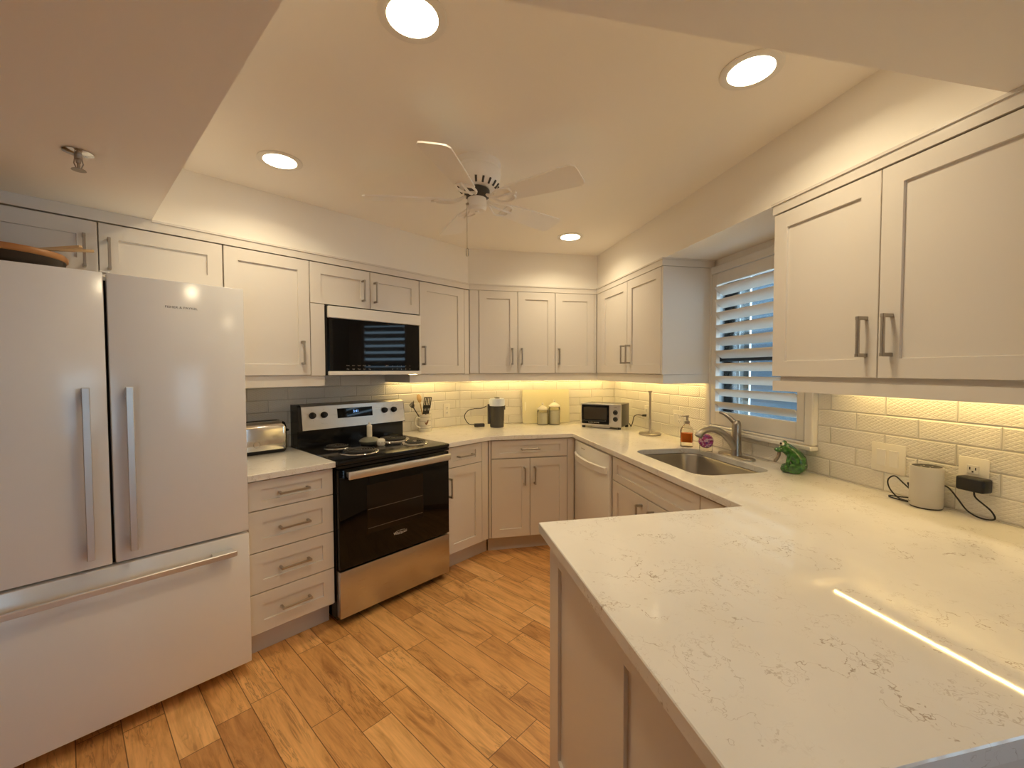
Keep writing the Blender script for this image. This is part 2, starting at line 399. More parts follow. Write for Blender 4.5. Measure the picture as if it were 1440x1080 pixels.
# walls
a0 = ANG['L']
m = MB(); m.box(-2.4, aC + .02, yL+TW+.0008, yL+TW+.12, 0, ZD); struct(m.build('wall_left', 'paint', rz=a0))
m = MB(); m.box(xC - .02, xR+TW+.15, yB+TW+.0008, yB+TW+.12, 0, ZD); struct(m.build('wall_back', 'paint'))
X0 = xR + TW + .0008
def wall_open(x0, x1, y0, y1, z1, holes):
    m = MB(); xs = x0
    for (h0, h1, b, t) in holes:
        m.box(xs, h0, y0, y1, 0, z1); m.box(h0, h1, y0, y1, 0, b); m.box(h0, h1, y0, y1, t, z1); xs = h1
    m.box(xs, x1, y0, y1, 0, z1); return m
WIN = (-2.366, -1.625, 1.062, 2.02)
struct(wall_open(-3.86, 4.3, X0, X0+.085, ZD, [WIN, (0.12, 1.28, 0.45, 1.98)]).build('wall_right', 'paint', rz=-PI/2))
cw = W('L', -2.4, yL+TW)
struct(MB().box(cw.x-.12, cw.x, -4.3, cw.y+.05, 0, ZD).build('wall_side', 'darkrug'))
struct(wall_open(cw.x, 2.0, -4.3, -4.15, ZD, [(.2, .85, 0.05, 1.98)]).build('wall_front', 'darkrug'))  # opening for the added rear fill window

# windows -----------------------------------------------------------------
def sash_window(name, x0, x1, z0, z1, y, fr, rail=True, mulls=()):
    e = bpy.data.objects.new(name, None); COL.objects.link(e); e.rotation_euler = (0, 0, ANG[fr]); struct(e)
    t = .03
    m = MB(); m.box(x0, x1, y, y+.05, z0, z0+t); m.box(x0, x1, y, y+.05, z1-t, z1)
    m.box(x0, x0+t*.5, y, y+.05, z0, z1); m.box(x1-t, x1, y, y+.05, z0, z1)
    m.build('window_frame', 'porchwhite' if rail else 'sash', e)
    if rail: MB().box(x0+.015, x1-t, y+.004, y+.045, (z0+z1)/2-.085, (z0+z1)/2-.045, .003).build('meeting_rail', 'sash', e)
    for q in mulls: MB().box(q-.02, q+.02, y+.005, y+.045, z0, z1).build('mullion', 'sash', e)
    MB().box(x0+.005, x1-.005, y+.022, y+.026, z0+.005, z1-.005).build('window_pane', 'pane', e)
    return e
sash_window('window_1', WIN[0], WIN[1], WIN[2], WIN[3], X0+.034, 'R')
win2 = sash_window('window_2', 0.12, 1.28, 0.45, 1.98, X0+.034, 'R', mulls=(.65,))
e = sash_window('fill_window', -.85, -.2, 0.05, 1.98, 4.2, 'W', rail=False); e.rotation_euler = (0, 0, PI)  # unseen rear window, added as neutral daylight fill

def shutter(label, x0, x1, z0, z1, px0, px1, pz0, pz1, nsl, tilt, group=None, sill=True, parent=None):
    """outer frame x0..x1, hinged panel px0..px1; slats parallel to the wall"""
    t = parent or thing('plantation_shutter', label, 'shutter', 'R', 0, 0, 0, group=group)
    f0, f1 = xR-.030, xR+.040
    m = MB()
    m.box(x0, px0-.004, f0, f1, z0, z1, .004); m.box(px1+.004, x1, f0, f1, z0, z1, .004)
    m.box(px0-.004, px1+.004, f0+.0005, f1, pz1+.004, z1, .004); m.box(px0-.004, px1+.004, f0+.0005, f1, z0, pz0-.004, .004)
    m.build('shutter_frame', 'shutter', t)
    if sill: MB().box(x0-.006, x1+.010, f0-.018, xR-.001, z0-.022, z0-.001, .004).build('sill', 'shutter', t)
    p0, p1 = xR-.026, xR+.004
    sw = .042
    m = MB()
    m.box(px0, px0+sw, p0, p1, pz0, pz1, .002); m.box(px1-sw, px1, p0, p1, pz0, pz1, .002)
    m.box(px0+sw, px1-sw, p0+.0005, p1-.0005, pz0, pz0+.085, .002); m.box(px0+sw, px1-sw, p0+.0005, p1-.0005, pz1-.07, pz1, .002)
    m.build('shutter_panel', 'shutter', t)
    b0, b1 = pz0+.085, pz1-.07; pitch = (b1-b0)/nsl
    for k in range(nsl):
        zc = b0 + (k+.5)*pitch; lp = []
        for xx in (px0+sw+.001, px1-sw-.001):
            q = []
            for i in range(16):
                a = 2*PI*i/16; u, v = .039*math.cos(a), .0055*math.sin(a)
                yy = u*math.cos(tilt) + v*math.sin(tilt); zz = -u*math.sin(tilt) + v*math.cos(tilt)
                q.append((xx, xR-.009+yy, zc+zz))
            lp.append(q)
        MB().loops(lp).build('slat', 'shutter', t, ang=60)
    for zz in (pz0+.13, (pz0+pz1)/2, pz1-.13): MB().cyl((px0-.003, p0-.003, zz-.022), (px0-.003, p0-.003, zz+.022), .0035, seg=8).build('hinge', 'shutter', t)
    return t
shutter('white plantation shutter with tilted slats in the window over the sink', -2.375, -1.612, 1.045, 2.048, -2.327, -1.660, 1.062, 1.998, 10, math.radians(38))
for k in range(2):
    xa, xb = ((.101, .649), (.651, 1.299))[k]
    shutter('', xa, xb, .44, 1.99, xa+.045, xb-.045, .47, 1.965, 17, math.radians(-16), sill=False, parent=win2)

# outside the kitchen window
ZG = 0.0
def outside(name, lab, cat, matn, x0, x1, y0, y1, z0, z1, group=None):
    return tag(MB().box(x0, x1, y0, y1, z0, z1).build(name, matn, rz=-PI/2), lab, cat, group)
o = MB().box(-3.370, -2.75, 3.0, 3.12, 0, 3.0).build('wall_neighbour', 'bluewall', rz=-PI/2); struct(o)
outside('porch_post', 'dark porch post outside the kitchen window', 'post', 'post', -3.590, -3.532, 2.98, 3.01, 0, 3.0)
outside('porch_upright', 'grey green porch frame upright beyond the shutter slats', 'post', 'porchgrey', -3.500, -3.452, 2.99, 3.05, 0, 3.0)
outside('sky_stand_in', 'pale sky panel standing in for bright sky between the dark post and the grey green upright', 'panel', 'skypale', -3.530, -3.375, 3.14, 3.16, 0, 3.0)
outside('sky_stand_in', 'pale panel standing in for bright sky behind the railing left of the dark post', 'panel', 'skypale', -4.6, -3.62, 3.20, 3.22, 0, 3.0)
t = thing('porch_railing', 'pale railing of the porch outside at the left of the kitchen window', 'railing', 'R', -4.1, 3.02, 0)
m = MB()
for z in (.55, .75, .95, 1.15, 1.35, 1.55, 1.75): m.box(-.5, .44, 0, .03, z, z+.035)
m.build('rail', 'porchwhite', t)
m = MB(); m.box(-.5, -.46, -.005, .035, 0, 1.8); m.box(.24, .28, -.005, .035, 0, 1.8); m.build('upright', 'porchwhite', t)

# tiles ---------------------------------------------------------------------
ZT0, ZT1 = 0.9145, 1.376
m = MB(); m.box(.575, 1.0, yL, yL+TW, ZT0, ZT1); m.box(1.0, 1.755, yL, yL+TW, .60, ZT1); m.box(1.755, aC-.004, yL, yL+TW, ZT0, ZT1)
tag(m.build('tile_backsplash', 'tile', rz=ANG['L']), 'pale embossed subway tile backsplash behind the stove and toaster', 'backsplash')
m = MB(); m.box(xC+.004, xR, yB, yB+TW, ZT0, ZT1)
tag(m.build('tile_backsplash', 'tile'), 'pale embossed subway tile backsplash behind the cutting board and canisters', 'backsplash')
m = MB(); m.box(-yB, -2.377, xR, xR+TW, ZT0, ZT1); m.box(-2.377, -1.61, xR, xR+TW, ZT0, 1.022); m.box(-1.61, -.30, xR, xR+TW, ZT0, ZT1)
tag(m.build('tile_backsplash', 'tile', rz=-PI/2), 'pale embossed subway tile backsplash below and beside the shuttered window', 'backsplash')

# ================================================================== cabinets
def front_mesh(x0, x1, z0, z1, y, fw=.062, th=.02, rec=.009):
    """shaker front: flat frame with a recessed panel, front face at y"""
    def rect(i, yy): return [(x0+i, yy, z0+i), (x1-i, yy, z0+i), (x1-i, yy, z1-i), (x0+i, yy, z1-i)]
    fh = min(fw, (z1-z0)*.30)
    def rect2(ix, iz, yy): return [(x0+ix, yy, z0+iz), (x1-ix, yy, z0+iz), (x1-ix, yy, z1-iz), (x0+ix, yy, z1-iz)]
    return MB().loops([rect(0, y+th), rect(0, y+.0015), rect(.0015, y), rect2(fw, fh, y), rect2(fw+.001, fh+.001, y+rec)])
def handle(parent, x, z, vert, y, ln=.135):
    s = .0048; st = .030; m = MB()
    if vert:
        m.box(x-s, x+s, y-st-s*2, y-st, z-ln/2, z+ln/2, .0012)
        for q in (z-ln/2+.006, z+ln/2-.006): m.box(x-s*1.15, x+s*1.15, y-st-s*2-.001, y+.0005, q-.006, q+.006, .0012)
    else:
        m.box(x-ln/2, x+ln/2, y-st-s*2, y-st, z-s, z+s, .0012)
        for q in (x-ln/2+.006, x+ln/2-.006): m.box(q-.006, q+.006, y-st-s*2-.001, y+.0005, z-s*1.15, z+s*1.15, .0012)
    return m.build('handle', 'nickel', parent)
def cabinet(name, label, fr, x0, x1, y, ydep, z0, z1, doors=(), drawers=(), fillers=(), toe=None, body=None, group=None, cat='cabinet'):
    """doors: (x0,x1,z0,z1,hx,hz) ; drawers: (x0,x1,z0,z1,has_handle). local origin at x0"""
    t = thing(name, label, cat, fr, x0, y, 0 if toe is not None else z0, group=group); zo = 0 if toe is not None else z0
    if body is None: MB().box(0, x1-x0, .022, ydep-y, z0-zo, z1-zo).build('body', 'cabin', t)
    else: body(x0, y, zo).build('body', 'cabin', t)
    for d in doors:
        o = front_mesh(d[0]-x0, d[1]-x0, d[2]-zo, d[3]-zo, 0).build('door', 'cab', t)
        if d[4] is not None: handle(o, d[4]-x0, d[5]-zo, True, 0)
    for d in drawers:
        o = front_mesh(d[0]-x0, d[1]-x0, d[2]-zo, d[3]-zo, 0, fw=.058).build('drawer', 'cab', t)
        if d[4]: handle(o, (d[0]+d[1])/2-x0, (d[2]+d[3])/2-zo, False, 0, .145)
    for f in fillers: MB().box(f[0]-x0, f[1]-x0, f[4] if len(f) > 4 else 0.001, .022, f[2]-zo, f[3]-zo, .001).build('filler', 'cab', t)
    if toe: MB().box(toe[0]-x0, toe[1]-x0, toe[2]-y, toe[2]-y+.015, 0, z0, .001).build('toe_kick', 'toe', t)
    return t
yLB, yLU, yBB, yBU, yRB, yRU = 2.2437, 2.5213, 3.080, 3.342, 1.148, 1.441
g = 'base cabinets under the counters'; gu = 'wall cabinets'
ZB0, ZB1 = .117, .882
# base: drawers between fridge and stove
cabinet('drawer_cabinet', 'greige base cabinet of four drawers between the fridge and the stove', 'L', .580, .990, yLB, yL-.002, ZB0, ZB1,
        drawers=[(.583, .987, .734, .873, 1), (.583, .987, .531, .729, 1), (.583, .987, .331, .526, 1), (.583, .987, .132, .326, 1)], toe=(.580, .990, 2.325))
cabinet('base_cabinet', 'narrow greige base cabinet with one drawer over one door right of the stove', 'L', 1.760, 2.094, yLB, yL-.002, ZB0, ZB1,
        doors=[(1.763, 2.092, .132, .729, 1.785, .60)], drawers=[(1.763, 2.092, .734, .873, 1)], fillers=[(2.095, 2.158, .132, .873)], toe=(1.760, 2.215, 2.325))
cabinet('base_cabinet', 'greige corner base cabinet with a wide drawer over two doors under the canisters', 'B', .470, 1.140, yBB, yB-.002, ZB0, ZB1,
        doors=[(.489, .785, .132, .731, .742, .60), (.789, 1.087, .132, .731, .822, .60)], drawers=[(.489, 1.087, .738, .873, 1)],
        fillers=[(.468, .486, .132, .873, .006), (1.090, 1.146, .132, .873)], toe=(.472, 1.23, 3.175))
def sink_body(x0, y, zo):
    m = MB(); w = 2.409-1.562; d = xR-.004-y
    m.box(0, .018, .022, d, ZB0, ZB1); m.box(w-.018, w, .022, d, ZB0, ZB1); m.box(.018, w-.018, .022, d, ZB0, ZB0+.018); m.box(.018, w-.018, .022, .036, ZB0, ZB1)
    return m
cabinet('sink_cabinet', 'greige sink base cabinet with a wide false drawer over two doors', 'R', -2.409, -1.562, yRB, xR-.004, ZB0, ZB1, body=sink_body,
        doors=[(-2.406, -1.987, .132, .716, -2.045, .61), (-1.983, -1.565, .132, .716, -1.925, .61)], drawers=[(-2.406, -1.565, .722, .866, 0)],
        fillers=[(-1.560, -1.30, .132, .866)], toe=(-2.409, -1.30, 1.225))
# peninsula
t = thing('peninsula_cabinet', 'greige peninsula cabinet with two recessed end panels under the near counter', 'cabinet', 'W', .392, .43, 0)
MB().box(.020, 1.40, 0, .835, .10, .882).build('body', 'cab', t)
def end_panel():
    m = MB(); y0, y1, z0, z1 = -.01, .846, .0, .882; X = 0.0
    m.box(X, .018, .762, y1, z0, z1, .001); m.box(X, .018, .335, .415, z0, z1, .0); m.box(X, .018, y0, .07, z0, z1, .0)
    for a, b in ((.07, .335), (.415, .762)):
        m.box(X+.00005, .018, a, b, .806, z1); m.box(X+.00005, .018, a, b, z0, .20); m.box(X+.010, .018, a-.002, b+.002, .19, .81)
    return m
end_panel().build('end_panel', 'cab', t)
# uppers on the left wall
ZU0, ZU1 = 1.376, 2.041
cabinet('wall_cabinet', 'greige wall cabinet with two short doors above the fridge', 'L', -.330, .570, yLU, yL-.002, 1.815, ZU1,
        doors=[(-.327, .119, 1.818, ZU1, .078, 1.91), (.123, .568, 1.818, ZU1, .153, 1.91)])
cabinet('wall_cabinet', 'greige single door wall cabinet between the fridge and the microwave', 'L', .572, .992, yLU, yL-.002, ZU0, ZU1,
        doors=[(.574, .991, ZU0+.003, ZU1, .945, 1.508)])
cabinet('wall_cabinet', 'greige wall cabinet with two short doors above the microwave', 'L', .994, 1.749, yLU, yL-.002, 1.803, ZU1,
        doors=[(.996, 1.370, 1.803, ZU1, 1.318, 1.91), (1.374, 1.748, 1.803, ZU1, 1.402, 1.91)])
cabinet('wall_cabinet', 'greige single door wall cabinet right of the microwave', 'L', 1.751, 2.172, yLU, yL-.002, ZU0, ZU1,
        doors=[(1.753, 2.170, ZU0+.003, ZU1, 1.776, 1.512)], fillers=[(2.173, 2.219, ZU0, ZU1)])
tc_ = bpy.context.scene.collection.objects[-1] if False else [o for o in COL.objects if o.get('label', '').startswith('greige single door wall cabinet right of the')][0]
def to_local(t, v):
    a = t.rotation_euler[2]; d = v - t.location; return (d.x*math.cos(a) + d.y*math.sin(a), -d.x*math.sin(a) + d.y*math.cos(a))
_, xq = LB_cross(yLU+.023, yBU+.023); _, xw_ = LB_cross(yL-.002, yB-.002)
MB().prism([to_local(tc_, v) for v in (W('L', 2.1725, yLU+.023), W('W', xq, yBU+.023), W('W', .4325, yBU+.023), W('W', .4325, yB-.002), W('W', xw_, yB-.002), W('L', 2.1725, yL-.002))], 0, ZU1-ZU0).build('corner_box', 'cabin', tc_)
tag(MB().box(.996, 1.076, 0, .33, 0, .424).build('filler_panel', 'cab', loc=W('L', 0, yLU, ZU0), rz=ANG['L']), 'narrow greige filler panel left of the microwave', 'panel')
cabinet('wall_cabinet', 'greige wall cabinet with a pair of doors above the black coffee grinder', 'B', .434, 1.072, yBU, yB-.002, ZU0, ZU1+.003,
        doors=[(.435, .750, ZU0+.003, ZU1+.004, .703, 1.517), (.754, 1.071, ZU0+.003, ZU1+.004, .782, 1.517)], fillers=[(.358, .431, ZU0+.003, ZU1+.004)])
cabinet('wall_cabinet', 'greige single door wall cabinet in the corner above the canisters', 'B', 1.074, 1.461, yBU, yB-.002, ZU0, ZU1+.003,
        doors=[(1.075, 1.419, ZU0+.003, ZU1+.004, 1.101, 1.517)], fillers=[(1.421, 1.440, ZU0+.003, ZU1+.004)])
t = cabinet('wall_cabinet', 'greige two door wall cabinet left of the window above the toaster oven', 'R', -3.250, -2.342, yRU, xR-.002, ZU0, ZU1+.003,
        doors=[(-3.247, -2.800, ZU0+.003, ZU1+.004, -2.826, 1.517), (-2.796, -2.357, ZU0+.003, ZU1+.004, -2.752, 1.517)], fillers=[(-3.338, -3.250, ZU0+.003, ZU1+.004)])
MB().box(-.483, -.002, .022, xR-.002-yRU, 0, ZU1+.003-ZU0).build('corner_box', 'cabin', t)
MB().box(.895, .912, .002, xR-.002-yRU, 0, ZU1+.003-ZU0, .001).build('end_panel', 'cab', t)
cabinet('wall_cabinet', 'large greige two door wall cabinet right of the window', 'R', -1.504, -.664, yRU, xR-.002, ZU0, ZU1+.003,
        doors=[(-1.503, -1.086, ZU0+.001, ZU1+.003, -1.121, 1.513), (-1.083, -.666, ZU0+.001, ZU1+.003, -1.044, 1.513)])

# crown strips and light rails (trim)
aU, xU = LB_cross(yLU - .004, yBU - .004)
c0 = .004
crown = [pxy(W('L', -.33, yLU-c0)), (xU, yBU-c0), (yRU-c0, yBU-c0), (yRU-c0, 2.337-.0), (xR, 2.337)]
def trim(name, m, matn='cab'): return struct(m.build(name, matn))
trim('trim_1', ribbon(crown, .022, 2.0465, ZD-.001))
trim('trim_2', ribbon([pxy(W('R', -1.508, xR)), pxy(W('R', -1.508, yRU-c0)), pxy(W('R', -.664, yRU-c0))], .022, 2.049, ZD-.001))
bead = [pxy(W('L', .298, yLU-c0-.006)), (LB_cross(yLU-c0-.006, yBU-c0-.006)[1], yBU-c0-.006), (yRU-c0-.006, yBU-c0-.006), (yRU-c0-.006, 2.331), (xR, 2.331)]
trim('trim_8', ribbon([pxy(W('R', -1.512, xR)), pxy(W('R', -1.512, yRU-c0-.006)), pxy(W('R', -.664, yRU-c0-.006))], .010, ZD-.010, ZD-.0005))
# small shadow bead capping the crown
trim('trim_3', ribbon(bead, .010, ZD-.010, ZD-.0005))
rl = .012
trim('trim_4', ribbon([pxy(W('L', .572, yLU+rl)), pxy(W('L', 1.076, yLU+rl)), pxy(W('L', 1.076, yL-.003))], .02, 1.314, ZU0))
aR, xRl = LB_cross(yLU+rl, yBU+rl)
rail = [pxy(W('L', 1.672, yL-.003)), pxy(W('L', 1.672, yLU+rl)), (xRl, yBU+rl), (yRU+rl, yBU+rl), (yRU+rl, 2.345), (xR-.003, 2.345)]
trim('trim_5', ribbon(rail, .02, 1.318, ZU0))
trim('trim_6', ribbon([pxy(W('R', -1.500, xR-.003)), pxy(W('R', -1.500, yRU+.002)), pxy(W('R', -.664, yRU+.002))], .02, 1.316, 1.358))
trim('trim_7', ribbon([pxy(W('R', -1.480, xR-.003)), pxy(W('R', -1.480, yRU+.022)), pxy(W('R', -.664, yRU+.022))], .012, 1.330, ZU0))

# LED tapes under the wall cabinets
def led(label, fr, x0, x1, y):
    o = MB().box(x0, x1, -.0025, .0025, -.003, 0).build('led_strip', 'ledstrip', loc=W(fr, 0, y, ZU0-.001), rz=ANG[fr])
    return tag(o, label, 'light', 'under cabinet LED strips')
led('warm LED strip under the wall cabinet right of the microwave', 'L', 1.69, 2.285, yL-.085)
led('warm LED strip under the corner wall cabinets on the back wall', 'B', .36, 1.70, yB-.085)
led('warm LED strip under the wall cabinet left of the window', 'R', -3.60, -2.36, xR-.085)
led('warm LED strip under the large wall cabinet right of the window', 'R', -1.44, -.68, xR-.085)

# ================================================================== counters
def inset_poly(poly, d):
    n = len(poly); out = []
    for i in range(n):
        p, a, b = Vector(poly[i]), Vector(poly[i-1]), Vector(poly[(i+1) % n])
        e1 = (p-a).normalized(); e2 = (b-p).normalized(); n1 = Vector((-e1.y, e1.x)); n2 = Vector((-e2.y, e2.x))
        q = (n1+n2).normalized(); out.append(tuple(p + q*(d/max(.3, q.dot(n1)))))
    return out
def slab(poly, z0, z1, hole=None, ch=.0022):
    """poly counter-clockwise; chamfered top edge; optional hole (counter-clockwise loop)"""
    b = bmesh.new()
    def ring(pl, z): return [b.verts.new((p[0], p[1], z)) for p in pl]
    def skin(r0, r1, flip=False):
        k = len(r0)
        for i in range(k):
            f = (r0[i], r0[(i+1) % k], r1[(i+1) % k], r1[i]); b.faces.new(tuple(reversed(f)) if flip else f)
    R0 = ring(poly, z0); R1 = ring(poly, z1-ch); R2 = ring(inset_poly(poly, ch), z1)
    skin(R0, R1); skin(R1, R2)
    if hole:
        H0 = ring(hole, z0); H1 = ring(hole, z1-ch); H2 = ring(inset_poly(hole, -ch), z1)
        skin(H0, H1, True); skin(H1, H2, True)
    for top, hl in ((R2, H2 if hole else None), (R0, H0 if hole else None)):
        es = []
        for lp in (top, hl):
            if lp is None: continue
            for i in range(len(lp)):
                e_ = b.edges.get((lp[i], lp[(i+1) % len(lp)])) or b.edges.new((lp[i], lp[(i+1) % len(lp)])); es.append(e_)
        bmesh.ops.triangle_fill(b, use_beauty=True, edges=es)
    m = MB(); m.b.free(); m.b = b; return m
ZK0, ZK1 = .884, .914
o = slab([pxy(W('L', *p)) for p in ((.578, 2.2162), (.992, 2.2162), (.992, yL-.001), (.578, yL-.001))], ZK0, ZK1).build('countertop', 'quartz')
tag(o, 'short white quartz countertop under the toaster between fridge and stove', 'countertop')
aK, xK = LB_cross(2.2162, 3.0545); aW, xW = LB_cross(yL-.001, yB-.001)
main = [pxy(W('L', 1.757, 2.2162)), (xK, 3.0545), (1.121, 3.0545), (1.121, 1.285), (.357, 1.285), (.357, .389), (xR-.001, .389), (xR-.001, yB-.001), (xW, yB-.001), pxy(W('L', 1.757, yL-.001))]
# order: the outline above runs clockwise or not, make it counter-clockwise
area = sum(main[i-1][0]*main[i][1] - main[i][0]*main[i-1][1] for i in range(len(main)))
if area < 0: main.reverse()
SX0, SX1, SY0, SY1 = 1.240, 1.655, 1.690, 2.330
hole = rrect(SX0, SX1, SY0, SY1, .085, 8)
tag(slab(main, ZK0, ZK1, hole).build('countertop', 'quartz'), 'long veined white quartz countertop wrapping past the sink to the peninsula', 'countertop')

# sink
t = thing('sink', 'undermount stainless steel sink bowl set in the quartz counter', 'sink', 'W', 0, 0, 0)
def sl(i, z, r=.085): return [(p[0], p[1], z) for p in rrect(SX0-.004+i, SX1+.004-i, SY0-.004+i, SY1+.004-i, r, 8)]
m = MB(); m.loops([sl(-.02, .8835), sl(-.02, .8815), sl(.0, .880), sl(.004, .870), sl(.010, .72, .08), sl(.022, .700, .07), sl(.045, .692, .05), sl(.15, .690, .04)], cap0=False)
m.build('bowl', 'sink', t, ang=50)
MB().lathe([(.05, .6915), (.05, .694), (.043, .695), (.036, .692), (.0, .6915)], (1.45, 2.01, 0), 24).build('drain', 'chrome', t)

# faucet
t = thing('faucet', 'brushed nickel single lever kitchen faucet behind the sink', 'faucet', 'W', 1.715, 2.025, ZK1)
m = MB(); pl = rrect(-.030, .030, -.128, .128, .0299, 10)
m.loops([[(p[0], p[1], 0) for p in pl], [(p[0], p[1], .006) for p in pl], [(p[0]*.93, p[1]*.98, .010) for p in pl]]); m.build('deck_plate', 'nickel', t)
m = MB(); m.lathe([(.029, .008), (.029, .02), (.026, .03), (.0245, .10), (.0235, .135), (.0245, .139), (.0245, .142), (.0235, .146), (.0235, .178), (.021, .196), (.013, .206), (0, .209)], seg=28)
m.build('faucet_body', 'nickel', t)
pts = smooth_pts([(-.006, .0, .045), (-.042, .003, .098), (-.085, .008, .137), (-.135, .014, .157), (-.180, .020, .155), (-.212, .025, .138), (-.226, .027, .116)], 6)
n_ = len(pts); rs = [(.021 - .004*min(1, i/(n_*.5))) if i < n_*.66 else .0175 + .0045*min(1, (i-n_*.66)/(n_*.2)) for i in range(n_)]
rs[-1] = .016
m = MB(); m.tube(pts, rs, 16); m.build('spout', 'nickel', t, ang=60)
pts = smooth_pts([(-.002, 0, .186), (-.014, .016, .205), (-.030, .036, .228), (-.045, .056, .243), (-.056, .070, .247)], 5)
m = MB(); m.tube(pts, [.016 - .009*i/(len(pts)-1) for i in range(len(pts))], 12); m.build('lever', 'nickel', t, ang=60)

# ================================================================== appliances
# fridge
FY = 2.170
t = thing('refrigerator', 'white french door refrigerator with a bottom freezer drawer at the left', 'refrigerator', 'L', 0, FY, 0)
fx0, fx1 = -.328, .566
MB().box(fx0+.004, fx1-.004, .068, yL-FY-.02, .03, 1.772, .004).build('body', 'fridge', t)
MB().box(fx0+.01, fx1-.01, .055, .069, .06, 1.75).build('door_seal', 'gap', t)
def fdoor(x0, x1, z0, z1, name='door'): return MB().box(x0, x1, 0, .056, z0, z1, .004, 2).build(name, 'fridge', t)
dl = fdoor(fx0, .1135, .675, 1.772); dr = fdoor(.1225, fx1, .675, 1.772); dw = fdoor(fx0, fx1, .062, .664, 'freezer_drawer')
def vhandle(parent, x):
    m = MB(); m.box(x-.011, x+.011, -.056, -.040, .722, 1.346, .002); m.box(x-.009, x+.009, -.042, .0005, .728, .775, .002); m.box(x-.009, x+.009, -.042, .0005, 1.293, 1.340, .002)
    m.build('handle', 'bar', parent)
vhandle(dl, .056); vhandle(dr, .172)
m = MB(); m.box(-.275, .505, -.056, -.040, .592, .614, .002); m.box(.42, .499, -.042, .0005, .594, .612, .002); m.box(-.27, -.19, -.042, .0005, .594, .612, .002); m.build('handle', 'bar', dw)
text('lettering', 'FISHER & PAYKEL', .0125, 'ink', dr, (.343, -.0004, 1.6645), sx=1.13, label='small dark maker name')
for x in (fx0+.05, fx1-.05):
    for yy in (.12, .55): MB().cyl((x, yy, 0), (x, yy, .032), .018, seg=12).build('foot', 'matte_black', t)
MB().box(.104, .132, .010, .045, 1.7725, 1.779, .002).build('hinge_cover', 'white', t)

# range
SYF = 2.197
t = thing('range', 'stainless and black electric coil range with oven between the base cabinets', 'stove', 'L', .994, SYF, 0)
wS = .758
MB().box(.004, wS-.004, .045, yL-SYF-.03, .025, .892, .003).build('body', 'black', t)
for x in (.05, wS-.05):
    for yy in (.10, .50): MB().cyl((x, yy, 0), (x, yy, .028), .018, seg=12).build('foot', 'matte_black', t)
MB().box(.004, wS-.004, .0, .045, .048, .307, .004, 2).build('storage_drawer', 'steel', t)
d = MB().box(.004, wS-.004, 0, .045, .316, .868, .005, 2).build('oven_door', 'blackglass', t)
# door window: a dark pane with a rack glimpsed in it
m = MB(); m.box(.165, .545, -.0008, .0005, .475, .755); m.build('oven_window', mat('smoked glass', (0.016, 0.011, 0.008), 0.06, spec=.3), d)
m = MB()
for z in (.503, .612): m.box(.17, .54, -.0015, -.0006, z, z+.0035)
m.build('oven_rack', mat('dim rack wire', (0.10, 0.085, 0.07), .4), d)
m = MB()
lpn = [(.038, .842), (.038, .800)]
m.box(.040, wS-.020, -.048, -.030, .815, .858, .006, 2); m.box(.045, .075, -.034, .0005, .823, .85, .003); m.box(wS-.055, wS-.025, -.034, .0005, .823, .85, .003)
m.build('handle', 'bar', d)
text('lettering', 'Whirlpool', .022, 'pale_ink', d, (.378, -.0006, .425), label='pale maker name')
m = MB(); m.tube([(.378+.040*math.cos(a), -.001, .428+.011*math.sin(a)) for a in [math.radians(q) for q in range(20, 330, 15)]], .0007, 6); m.build('logo_swirl', 'pale_ink', d)
MB().box(0, wS, -.004, yL-SYF-.10, .892, .917, .006, 2).build('cooktop', 'black', t)
MB().box(.002, wS-.002, .0, .045, .872, .890, .002).build('vent_strip', 'black', t)
def burner(x, y, r):
    mm = MB(); mm.lathe([(r*.30, .9175), (r*.80, .9185), (r*.97, .9205), (r*1.08, .9225), (r*1.16, .9215), (r*1.18, .9175)], (x, y, 0), 36)
    b_ = mm.build('burner', 'chrome', t)
    turns = 5 if r > .085 else 4; n = turns*28; rr0 = r*.20
    mm = MB(); mm.tube([(x + (rr0+(r*.93-rr0)*i/n)*math.cos(2*PI*turns*i/n), y + (rr0+(r*.93-rr0)*i/n)*math.sin(2*PI*turns*i/n), .9285) for i in range(n+1)], r*.052, 6)
    mm.build('coil', 'coil', b_, ang=60)
    mm = MB(); mm.lathe([(r*.19, .9255), (r*.19, .9305), (r*.16, .9325), (0, .9325)], (x, y, 0), 20); mm.build('medallion', 'chrome', b_)
BY = SYF
burner(1.180-.994, 2.615-BY, .072); burner(1.205-.994, 2.372-BY, .098); burner(1.580-.994, 2.615-BY, .098); burner(1.600-.994, 2.375-BY, .076)
